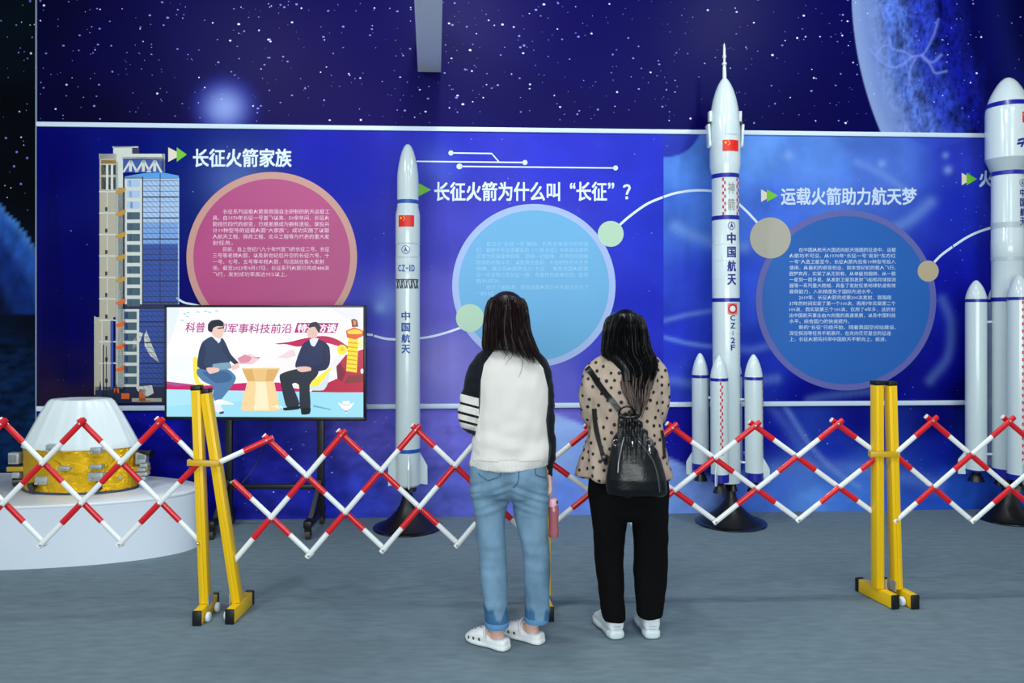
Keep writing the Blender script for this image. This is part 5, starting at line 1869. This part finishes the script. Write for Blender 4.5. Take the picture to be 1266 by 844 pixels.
for poly in ([(591.5, 584.5), (593, 587), (603.5, 594), (618, 589), (620.5, 578.5)], [(661.5, 578.5), (662, 586.5), (668, 589), (675, 590)], [(642, 578), (641, 593), (639, 598), (633, 604)]):
    q = []
    for a, b in zip(poly[:-1], poly[1:]):
        for i in range(6):
            h = onto(jt, a[0] + (b[0] - a[0]) * i / 6, a[1] + (b[1] - a[1]) * i / 6, 0.0008)
            if h:
                q.append(h)
    new('pocket_seam', M().tube(q, 0.0022, 6), STI, jno)

# hair
hrA = [pr(359.8, 622, 630, 0.014, YA, 0.01), pr(361.5, 617, 636, 0.04, YA, 0.018), pr(365, 611.5, 641.5, 0.074, YA, 0.022), pr(371, 604.8, 647, 0.096, YA, 0.024), pr(376, 603.2, 649, 0.105, YA, 0.02), pr(380, 602, 650.3, 0.1, YA, 0.006), pr(385, 601.2, 651, 0.088, YA, -0.014), pr(392, 600.3, 652, 0.08, YA, -0.026), pr(404, 599.3, 653.5, 0.072, YA, -0.036),
       pr(414, 598.6, 656, 0.06, YA, -0.048), pr(424, 598, 660, 0.052, YA, -0.06), pr(432, 598.4, 663.5, 0.042, YA, -0.075), pr(440, 606, 667, 0.03, YA, -0.092), pr(447, 620, 669, 0.018, YA, -0.106)]
HAIR = mat('hair_dark_brown', (26, 15, 17), rough=0.33, spec=0.28, var=0.5, scale=60, stretch=(1, 1, 0.05), bump=0.5, bscale=120)
top = blob(hrA[:12], 48)
hm = fuse([top], 0.006, 2)


def endsA(a):
    c = math.cos(a)
    return (429, 434) if c < -0.3 else ((432, 441) if c < 0.35 else (438, 449))


hm.merge(strands(hrA, 620, (367, 380), None, YA, (0.0014, 0.0042), (-PI - 0.25, 0.25), 3, 0.004, ends=endsA))
hair = new('hair', hm, HAIR, wa, True, 60)
wsp = M()
for k, pth in enumerate(([(634, 428), (633, 440), (628, 446), (625, 452)], [(640, 430), (646, 442), (645, 456), (641, 467)], [(646, 432), (652, 444), (655, 450)], [(631, 430), (626, 438), (623, 444)], [(664, 432), (668, 441), (671, 446)], [(660, 430), (666, 443), (673, 450)], [(637, 430), (642, 440), (647, 449)])):
    q = [A(x, y, -0.118 - 0.002 * i) for i, (x, y) in enumerate(pth)]
    q = smooth_path([tuple(p) for p in q], 6)
    wsp.tube(q, [0.0016 * (1 - 0.7 * i / len(q)) for i in range(len(q))], 5)
new('loose_strands', wsp, HAIR, hair)

# clogs
CLOG = mat('clog_white', (226, 230, 232), rough=0.45)
HOLE = mat('clog_hole_dark', (86, 84, 80), rough=0.8)
for h_, d_ in ((hA, dA), (hB, dB)):
    up_, so_, h0, d0, s0 = shoe(h_, d_, 0.235, [(0.0, 0.02, 0.012, 0.05, 0), (0.03, 0.031, 0.008, 0.056, 0), (0.12, 0.037, 0.008, 0.055, 0), (0.28, 0.039, 0.008, 0.052, 0), (0.42, 0.042, 0.008, 0.066, 0), (0.5, 0.045, 0.008, 0.083, 0), (0.6, 0.048, 0.008, 0.082, 0), (0.75, 0.049, 0.008, 0.07, 0),
                                                 (0.88, 0.043, 0.008, 0.054, 0), (0.96, 0.03, 0.01, 0.038, 0), (1.0, 0.014, 0.014, 0.026, 0)],
                                [(-0.02, 0.018, 0.006, 0.024, 0), (0.02, 0.033, 0.001, 0.026, 0), (0.12, 0.041, 0, 0.028, 0), (0.35, 0.041, 0.002, 0.027, 0), (0.6, 0.05, 0, 0.028, 0), (0.78, 0.052, 0, 0.03, 0), (0.9, 0.046, 0.004, 0.032, 0), (0.98, 0.031, 0.012, 0.032, 0), (1.02, 0.014, 0.018, 0.03, 0)])
    cl = new('clog', fuse([up_, so_], 0.005, 4), CLOG, wa, True, None)
    tr = bvh(fuse([up_, so_], 0.005, 4))
    rim = []
    for k in range(19):                                              # rolled rim of the opening
        a = PI * (k / 18) + PI / 2
        u, w = -0.085 * math.cos(a - PI / 2 + PI / 2) if False else 0, 0
        t_ = 0.235 * (0.26 + 0.22 * math.sin(a)) if False else 0
    for q in (-1, 1):
        pv = h0 + d0 * 0.235 * 0.43 + s0 * q * 0.0425 + Vector((0, 0, 0.05))
        new('strap_pivot', M().tube([pv - s0 * q * 0.004, pv + s0 * q * 0.004], 0.0085, 14), CLOG, cl)
    arc = []
    for k in range(15):
        a = PI * k / 14
        arc.append(h0 + d0 * (0.235 * 0.43 + 0.012 * math.sin(a)) + s0 * math.cos(a) * 0.045 + Vector((0, 0, 0.05 + 0.048 * math.sin(a) ** 0.8)))
    new('strap', M().tube(arc, 0.0075, 10, 0, True, 0.4, (0, 0, 1)), CLOG, cl)
    for t_, z_ in ((0.56, 0.036), (0.7, 0.034), (0.83, 0.03)):
        o = h0 + d0 * 0.235 * t_ - s0 * 0.2 + Vector((0, 0, z_))
        hit = tr.ray_cast(o, s0)
        if hit[0]:
            n = hit[1] if hit[1].dot(s0) < 0 else -hit[1]
            new('vent_hole', M().tube([hit[0] - n * 0.002, hit[0] + n * 0.0012], 0.0078, 12, 0, True, 0.8), HOLE, cl)
    for t_, u_ in ((0.62, -0.014), (0.62, 0.014), (0.74, -0.02), (0.74, 0.0), (0.74, 0.02), (0.85, -0.01), (0.85, 0.012)):
        hit = tr.ray_cast(h0 + d0 * 0.235 * t_ + s0 * u_ + Vector((0, 0, 0.3)), Vector((0, 0, -1)))
        if hit[0]:
            n = hit[1] if hit[1].z > 0 else -hit[1]
            new('vent_hole', M().tube([hit[0] - n * 0.002, hit[0] + n * 0.0012], 0.0048, 12), HOLE, cl)

# pink bottle in her right hand
bt = thing('water_bottle', 'pink water bottle with carry strap held in the hand', 'bottle', A(684.5, 664, 0.02))
PKC = mat('bottle_pink_clear', (206, 122, 132), rough=0.08, trans=0.45)
PKL = mat('bottle_lid_pink', (238, 176, 190), rough=0.4)
c_ = A(684.5, 640, 0.02)
zz = lambda y: A(0, y, 0.02).z
R0 = 6.3 * (YA + 0.02) / F
new('bottle_body', M().lathe([(R0 * 0.85, zz(663.5)), (R0, zz(661.5)), (R0, zz(655)), (R0 * 0.93, zz(650)), (R0 * 0.93, zz(642)), (R0, zz(637)), (R0, zz(628)), (R0 * 0.8, zz(624))], (c_.x, c_.y, 0), 32), PKC, bt)
new('lid', M().lathe([(R0 * 0.86, zz(625.5)), (R0 * 0.9, zz(624)), (R0 * 0.9, zz(617.5)), (R0 * 0.8, zz(616)), (R0 * 0.4, zz(615.4))], (c_.x - 0.004, c_.y, 0), 32), PKL, bt)
new('spout_button', M().box((c_.x + 0.016, c_.y - 0.012, zz(619.5)), (0.009, 0.014, 0.014), 0, None, 0.003), mat('button_dark', (40, 30, 34), rough=0.4), bt)
lp = smooth_path([tuple(A(679.8, 618, 0.005)), tuple(A(680.4, 608, -0.004)), tuple(A(679.2, 599.5, -0.012)), tuple(A(678.6, 596.5, 0.006)), tuple(A(679.2, 599.5, 0.036)), tuple(A(681.5, 608, 0.042)), tuple(A(682.5, 618, 0.035))], 8)
new('carry_strap', M().tube(lp, 0.0062, 10, 0, True, 0.3, (0, 1, 0)), PKL, bt)

# ---- second visitor
YB = 3.83
wb = thing('person', 'woman in beige polka dot blouse and black trousers wearing a black backpack', 'person', (P(777, 700, YB).x, YB, 0))


def B(x, y, dy=0.0):
    return P(x, y, YB + dy)


torsoB = [pr(428, 757, 795, 0.05, YB, 0.01), pr(435, 748, 802, 0.066, YB), pr(442, 739, 808, 0.082, YB), pr(450, 732, 815, 0.096, YB), pr(465, 728, 818, 0.108, YB), pr(490, 728, 818, 0.113, YB), pr(515, 729.5, 817, 0.115, YB), pr(540, 726, 822, 0.12, YB),
          pr(560, 721, 826.5, 0.128, YB), pr(578, 714.5, 829.5, 0.136, YB), pr(588, 711.5, 830, 0.137, YB)]
sbL = [B(742, 452, 0.0), B(733, 464, 0.0), B(730, 480, 0.0), B(728.5, 498, 0.005), B(730, 512, 0.02), B(736, 518, 0.07), B(748, 513, 0.16), B(760, 505, 0.25)]
rbL = [0.05, 0.05, 0.048, 0.047, 0.046, 0.044, 0.04, 0.034]
sbR = [B(806, 450, 0.0), B(813, 459, 0.0), B(816, 475, 0.0), B(817, 495, 0.005), B(815, 511, 0.02), B(810, 517, 0.07), B(799, 512, 0.16), B(788, 504, 0.25)]
rbR = [0.05, 0.05, 0.0465, 0.044, 0.043, 0.042, 0.039, 0.033]
bq = []
hyb = 0.2
hd, eyesB, mouthB, sB = head_parts(B(774.5, 414, 0.045), 0.214, hyb)
bq += hd
bq += hand(B(762, 503.5, 0.265), (0.35, 0.75, 0.5), (-0.5, -0.2, 0.6), (0.6, 0, 0.6), 0.9, 0.8)
bq += hand(B(786, 502.5, 0.265), (-0.35, 0.75, 0.5), (0.5, -0.2, 0.6), (-0.6, 0, 0.6), 0.9, 0.8)
bq.append(limb([B(775, 422, 0.03), B(775, 436, 0.02), B(775, 450, 0.01)], [0.048, 0.048, 0.056]))
bq.append(blob([pr(446, 744, 806, 0.06, YB), pr(460, 738, 810, 0.08, YB), pr(490, 740, 808, 0.09, YB), pr(530, 742, 806, 0.085, YB), pr(570, 736, 816, 0.1, YB), pr(605, 734, 820, 0.1, YB), pr(622, 742, 812, 0.08, YB)]))
bq.append(limb(sbL, [r * 0.66 for r in rbL[:-1]] + [0.021]))
bq.append(limb(sbR, [r * 0.66 for r in rbR[:-1]] + [0.021]))
bq.append(limb([B(754, 620), B(754, 680), B(756, 730, 0.0), B(760, 766, 0.0)], [0.075, 0.056, 0.044, 0.032]))
bq.append(limb([B(801, 620), B(804, 680), B(804, 730, 0.0), B(803.5, 764, 0.0)], [0.075, 0.056, 0.044, 0.032]))
boB = new('body', fuse(bq, 0.0045, 3), SKIN, wb, True, None)
face(wb, eyesB, mouthB, sB, hyb)


def disp_sh(c, n):
    x, y = proj(c)
    w = 0.010 * noise.noise(Vector((c[0] * 14, c[1] * 14, c[2] * 8))) + 0.006 * noise.noise(Vector((c[0] * 30, c[1] * 30, c[2] * 16 + 3)))
    if y > 545:
        w += (y - 545) / 45 * 0.012 * math.sin(math.atan2(c[1] - YB, c[0] - 0.54) * 9 + c[2] * 6)
    return w


shm = fuse([blob(torsoB, 44, 2.2), limb(sbL, rbL), limb(sbR, rbR)], 0.0075, 4, disp_sh)
# collar lying on the shoulders
BL = mat('blouse_beige', (172, 154, 140), rough=0.7, spec=0.25, var=0.05, scale=10, bump=0.2, bscale=300)
DOT = mat('dot_black', (16, 14, 16), rough=0.7)
st_ = bvh(shm)
v = np.array(shm.v)
tri = [(f, v[list(f)].mean(0)) for f in shm.f]
cent = np.array([c for _, c in tri])
order = rng.permutation(len(cent))
keep = []
for i in order:                                                 # evenly scattered dots
    c = cent[i]
    if all((c[0] - k[0]) ** 2 + (c[1] - k[1]) ** 2 + (c[2] - k[2]) ** 2 > 0.037 ** 2 for k in keep):
        keep.append(c)
for c in keep:
    loc, n, _, _ = st_.find_nearest(Vector(c))
    t1 = n.orthogonal().normalized()
    t2 = n.cross(t1)
    r = random.uniform(0.0072, 0.0092)
    ring = []
    for k in range(12):
        q = loc + t1 * r * math.cos(PI * k / 6) + t2 * r * math.sin(PI * k / 6)
        l2, n2, _, _ = st_.find_nearest(q)
        n2 = n2 if n2.dot(n) > 0 else -n2
        ring.append(l2 + n2 * 0.0016)
    shm.add(ring + [loc + n * 0.0022], [(k, (k + 1) % 12, 12) for k in range(12)], 1)
blo = new('blouse', shm, [BL, DOT], wb, True, None)
cm = M()
for k in range(2):
    pass
colp = []
for a in np.linspace(-0.35, PI + 0.35, 30):
    colp.append((B(775, 0, 0).x + 0.083 * math.cos(a), YB - 0.008 - 0.074 * math.sin(a), B(0, 437 + 4.5 * abs(math.cos(a)) ** 2, 0).z))
new('collar', M().tube(colp, [0.006] + [0.017] * 28 + [0.006], 12, 0, True, 0.45, (0, 0, 1)), BL, blo)


def disp_tr(c, n):
    return 0.006 * noise.noise(Vector((c[0] * 10, c[1] * 10, c[2] * 6))) + 0.004 * noise.noise(Vector((c[0] * 20, c[1] * 20, c[2] * 18)))


hipB = blob([pr(580, 730, 824, 0.11, YB), pr(590, 728, 825.5, 0.118, YB), pr(605, 727.5, 826.5, 0.12, YB), pr(622, 729, 826, 0.116, YB), pr(634, 731, 824.5, 0.105, YB), pr(640, 742, 812, 0.08, YB)], 44, 2.3)
tl = blob([pr(612, 729, 778, 0.1, YB), pr(630, 730, 777.5, 0.1, YB), pr(645, 732, 775, 0.092, YB), pr(660, 734, 773, 0.085, YB), pr(680, 735.2, 771.2, 0.08, YB), pr(700, 736.5, 770.5, 0.077, YB), pr(720, 738, 771, 0.074, YB), pr(745, 741.5, 772, 0.07, YB, -0.004), pr(758, 743.5, 773.5, 0.068, YB, -0.008), pr(765.5, 744.5, 774, 0.066, YB, -0.01)], 32, 2.3)
trr = blob([pr(612, 777, 826, 0.1, YB), pr(630, 778, 825.5, 0.1, YB), pr(645, 780.5, 825.5, 0.092, YB), pr(660, 782, 825.2, 0.085, YB), pr(680, 783, 825.2, 0.08, YB), pr(700, 783.2, 825, 0.077, YB), pr(720, 783.8, 824, 0.074, YB), pr(745, 785.5, 820.5, 0.07, YB, -0.004), pr(754, 786.5, 819, 0.068, YB, -0.008), pr(761, 787, 818, 0.066, YB, -0.01)], 32, 2.3)
new('trousers', fuse([hipB, tl, trr], 0.008, 5, disp_tr), mat('trousers_black', (7, 7, 9), rough=0.9, spec=0.12, bump=0.15, bscale=300), wb, True, None)

# hair
hrB = [pr(381.8, 769, 778, 0.014, YB, 0.01), pr(383.5, 764, 782.5, 0.04, YB, 0.018), pr(387, 758, 788, 0.072, YB, 0.022), pr(392, 752.4, 793, 0.093, YB, 0.024), pr(397, 750.4, 795.3, 0.102, YB, 0.02), pr(401, 749.2, 796.6, 0.098, YB, 0.004), pr(406, 748.2, 798, 0.088, YB, -0.014), pr(414, 747, 799.5, 0.082, YB, -0.026), pr(426, 745.5, 801.5, 0.073, YB, -0.036), pr(434, 745, 804, 0.062, YB, -0.05),
       pr(440, 745.5, 808, 0.052, YB, -0.064), pr(448, 757, 811, 0.04, YB, -0.082), pr(458, 767, 810, 0.03, YB, -0.098), pr(472, 769, 806, 0.026, YB, -0.108), pr(486, 772, 803, 0.022, YB, -0.114), pr(500, 778, 799, 0.016, YB, -0.122), pr(513, 784, 795, 0.009, YB, -0.132)]
HAIRB = mat('hair_black', (8, 8, 11), rough=0.28, spec=0.28, var=0.5, scale=60, stretch=(1, 1, 0.05), bump=0.5, bscale=120)
HAIRT = mat('hair_brown_tips', (62, 40, 36), rough=0.4, spec=0.4, var=0.5, scale=60, stretch=(1, 1, 0.05))
hb = fuse([blob(hrB[:14], 48)], 0.006, 2)


def endsB(a):
    c = math.cos(a)
    return (435, 443) if c < -0.45 else ((448, 496) if c < 0.0 else (470, 514) if c < 0.6 else (446, 480))


hb.merge(strands(hrB, 640, (389, 401), None, YB, (0.0014, 0.0042), (-PI - 0.2, 0.2), 5, 0.004, ends=endsB))
hairb = new('hair', hb, HAIRB, wb, True, 60)
tips = strands(hrB[10:], 46, (456, 476), None, YB, (0.0025, 0.005), (-PI + 0.1, -0.1), 9, 0.006, ends=lambda a: (488, 515))
tag(new('hair_tips', tips, HAIRT, hairb), 'brown lower lengths of the hair')

# sneakers
SNW = mat('sneaker_white', (222, 230, 234), rough=0.45)
SNS = mat('sneaker_sole_white', (206, 218, 224), rough=0.5)
for h_, d_ in ((Vector((0.500, 3.778, 0)), Vector((-0.24, 0.97, 0))), (Vector((0.668, 3.782, 0)), Vector((-0.04, 1.0, 0)))):
    up_, so_, h0, d0, s0 = shoe(h_, d_, 0.255, [(0.0, 0.024, 0.03, 0.112, 0), (0.03, 0.036, 0.026, 0.122, 0), (0.12, 0.042, 0.026, 0.126, 0), (0.28, 0.043, 0.026, 0.124, 0), (0.42, 0.042, 0.026, 0.112, 0), (0.55, 0.042, 0.026, 0.09, 0), (0.7, 0.045, 0.026, 0.072, 0), (0.85, 0.042, 0.026, 0.06, 0), (0.95, 0.03, 0.026, 0.048, 0), (1.0, 0.014, 0.028, 0.038, 0)],
                                [(-0.035, 0.02, 0.008, 0.036, 0), (0.0, 0.036, 0.001, 0.043, 0), (0.12, 0.044, 0, 0.042, 0), (0.3, 0.041, 0.003, 0.036, 0), (0.45, 0.041, 0.004, 0.034, 0), (0.62, 0.05, 0.001, 0.038, 0), (0.78, 0.052, 0, 0.04, 0), (0.9, 0.045, 0.004, 0.04, 0), (0.99, 0.03, 0.012, 0.04, 0), (1.03, 0.013, 0.018, 0.036, 0)])
    sn = new('sneaker', fuse([up_], 0.005, 4), SNW, wb, True, None)
    new('sole', fuse([so_], 0.005, 3), SNS, sn, True, None)
    ln = M()
    for t_, z_ in ((0.0, 0.062), (0.0, 0.05)):
        arc = [h0 + d0 * (0.255 * 0.2 - 0.0575 * math.sin(PI * k / 14)) + s0 * 0.0395 * math.cos(PI * k / 14) + Vector((0, 0, z_)) for k in range(15)]
        ln.tube(arc, 0.0016, 6)
    new('heel_trim', ln, mat('sneaker_seam_grey', (168, 180, 188), rough=0.5), sn)
    new('heel_tab', M().box(h0 + d0 * 0.006 + Vector((0, 0, 0.098)), (0.014, 0.006, 0.028), 0, Matrix((s0, d0, Vector((0, 0, 1)))).transposed(), 0.002), SNW, sn)
    for k in range(5):
        c = h0 + d0 * 0.255 * (0.5 + 0.055 * k) + Vector((0, 0, 0.099 - 0.0055 * k))
        new('lace', M().tube([c - s0 * 0.026 - Vector((0, 0, 0.006)), c + Vector((0, 0, 0.003)), c + s0 * 0.026 - Vector((0, 0, 0.006))], 0.003, 8), SNW, sn)

# eyeglasses
gl = thing('eyeglasses', 'thin black eyeglasses on the woman with the backpack', 'eyeglasses', B(752, 404, 0.12))
GLM = mat('glasses_black', (12, 12, 16), rough=0.3)
Rg = Matrix.Rotation(hyb, 3, 'Z')
hc_ = B(774.5, 414, 0.045)
for q in (-1, 1):
    c = hc_ + Rg @ Vector((q * 0.032, 0.104, 0.008))
    rim = [c + Rg @ Vector((0.023 * math.cos(2 * PI * k / 24), 0, 0.019 * math.sin(2 * PI * k / 24))) for k in range(25)]
    new('lens_rim', M().tube(rim, 0.0016, 6, 0, False), GLM, gl)
    e = hc_ + Rg @ Vector((q * 0.055, 0.104, 0.012))
    s_ = hc_ + Rg @ Vector((q * 0.083, 0.085, 0.012))
    r_ = hc_ + Rg @ Vector((q * 0.08, -0.01, 0.012))
    new('temple_arm', M().tube([e, s_, r_, r_ + Rg @ Vector((0, -0.02, -0.02))], 0.0018, 6), GLM, gl)
new('bridge', M().tube([hc_ + Rg @ Vector((-0.009, 0.104, 0.012)), hc_ + Rg @ Vector((0, 0.107, 0.016)), hc_ + Rg @ Vector((0.009, 0.104, 0.012))], 0.0016, 6), GLM, gl)

# backpack
bk = thing('backpack', 'black leather drawstring backpack hanging on the polka dot blouse', 'backpack', B(787, 612, -0.2))
LEA = mat('leather_black', (8, 10, 15), rough=0.27, spec=0.4, bump=0.25, bscale=90)
WEB = mat('webbing_black', (9, 10, 12), rough=0.7)
CHR = mat('chrome_ring', (200, 205, 210), rough=0.15, metal=1.0)


def disp_bk(c, n):
    x, y = proj(c)
    k = max(0.0, 1 - abs(y - 528) / 42)
    return 0.007 * k * math.sin((x - 778) * 0.9 + (y - 520) * 0.05) + 0.006 * noise.noise(Vector((c[0] * 12, c[1] * 12, c[2] * 7)))


bkr = [pr(511, 769, 787, 0.02, YB, -0.151), pr(515, 766, 790, 0.03, YB, -0.161), pr(520, 765.5, 792, 0.036, YB, -0.168), pr(526, 764, 796, 0.046, YB, -0.176), pr(535, 760.5, 801, 0.058, YB, -0.188), pr(550, 756, 809, 0.068, YB, -0.200), pr(570, 752, 817, 0.076, YB, -0.210), pr(590, 748.8, 823, 0.08, YB, -0.216),
       pr(602, 748.5, 825, 0.078, YB, -0.216), pr(609, 750, 824.5, 0.07, YB, -0.212), pr(613, 756, 820, 0.05, YB, -0.204)]
bkm = fuse([blob(bkr, 48, 2.4)], 0.006, 4, disp_bk)
new('bag_body', bkm, LEA, bk, True, None)
kt = bvh(bkm)


def band(tree, pts, w, off, n=10):
    """ribbon lying on a surface along photo points"""
    path = smooth_path(pts, n)
    vs, fs = [], []
    pr_ = []
    for i, p in enumerate(path):
        d = np.array(path[min(i + 1, len(path) - 1)]) - np.array(path[max(i - 1, 0)])
        d = d / np.linalg.norm(d)
        q = np.array([-d[1], d[0]]) * w / 2
        a, b = onto(tree, *(p + q), off), onto(tree, *(p - q), off)
        if a and b:
            pr_.append((a, b))
    m = M()
    for a, b in pr_:
        vs += [a, b, b + Vector((0, 0.004, 0)), a + Vector((0, 0.004, 0))]
    for i in range(len(pr_) - 1):
        o = 4 * i
        for k in range(4):
            k2 = (k + 1) % 4
            fs.append((o + k, o + k2, o + 4 + k2, o + 4 + k))
    fs += [(0, 1, 2, 3), tuple(4 * (len(pr_) - 1) + k for k in (3, 2, 1, 0))]
    return m.add(vs, fs)


new('shoulder_strap', band(st_, [(726.5, 455), (734, 464), (744, 479), (755, 493), (766, 507)], 7.0, 0.007), LEA, bk)
new('shoulder_strap', band(st_, [(800, 470), (795, 484), (788, 498), (782, 508)], 6.0, 0.02), LEA, bk)
new('strap_webbing', band(st_, [(735.5, 505), (737, 525), (741, 545), (746, 564), (750, 574)], 5.2, 0.006), WEB, bk)
new('strap_webbing', band(st_, [(817, 532), (819.5, 545), (820, 556), (821, 566)], 3.2, 0.006), WEB, bk)
new('strap_buckle', M().box(B(747.5, 566, -0.15), (0.03, 0.014, 0.03), 0, None, 0.004), BLK, bk)
q = B(775, 510, -0.178)
new('carry_loop', M().tube([q + Vector((0.036 * math.cos(t), -0.012 * math.sin(t), 0.034 * math.sin(t) - 0.004)) for t in np.linspace(-0.5, PI + 0.5, 22)], 0.0065, 10, 0, True, 0.6), LEA, bk)
new('drawstring_collar', M().tube([B(766 + i * 1.25, 514 + 2.2 * math.sin(i * 0.165), -0.205 - 0.02 * math.sin(PI * i / 19)) for i in range(20)], 0.009, 10), LEA, bk)
for pts in ([(771.5, 540), (768, 556), (765, 570), (764, 584)], [(787, 542), (798, 556), (808, 572), (813, 590), (815.5, 608)]):
    z_ = [onto(kt, x, y, 0.0015) for x, y in smooth_path(pts, 6)]
    z_ = [p for p in z_ if p]
    new('zipper', M().tube(z_, 0.0026, 6), mat('zipper_grey', (112, 116, 124), rough=0.3, metal=0.7), bk)
    zz_ = [p + Vector((0.004, 0.001, 0)) for p in z_]
    new('zipper_tape', M().tube(zz_, 0.004, 6), WEB, bk)
for x, y in ((762, 547.5), (801.5, 547)):
    c = onto(kt, x, y, 0.004)
    new('metal_ring', M().tube([c + Vector((0.0135 * math.cos(t), -0.003, 0.0135 * math.sin(t))) for t in np.linspace(0, 2 * PI, 22)], 0.0022, 8, 0, False), CHR, bk)
c = onto(kt, 801.5, 556, 0.006)
g = M().tube([c + Vector((0, 0, 0.018)), c + Vector((0.001, -0.003, 0.002)), c + Vector((-0.001, -0.003, -0.012)), c + Vector((0, 0, -0.026))], [0.003, 0.005, 0.0045, 0.003], 10)
g.tube([c + Vector((0.006 * math.cos(t), -0.004, -0.012 + 0.011 * math.sin(t))) for t in np.linspace(0, 2 * PI, 16)], 0.0018, 6, 0, False)
new('snap_clasp', g, CHR, bk)
c = onto(kt, 782, 549, 0.003)
new('zipper_pull', M().box(c, (0.006, 0.004, 0.026), 0, None, 0.0015), CHR, bk)
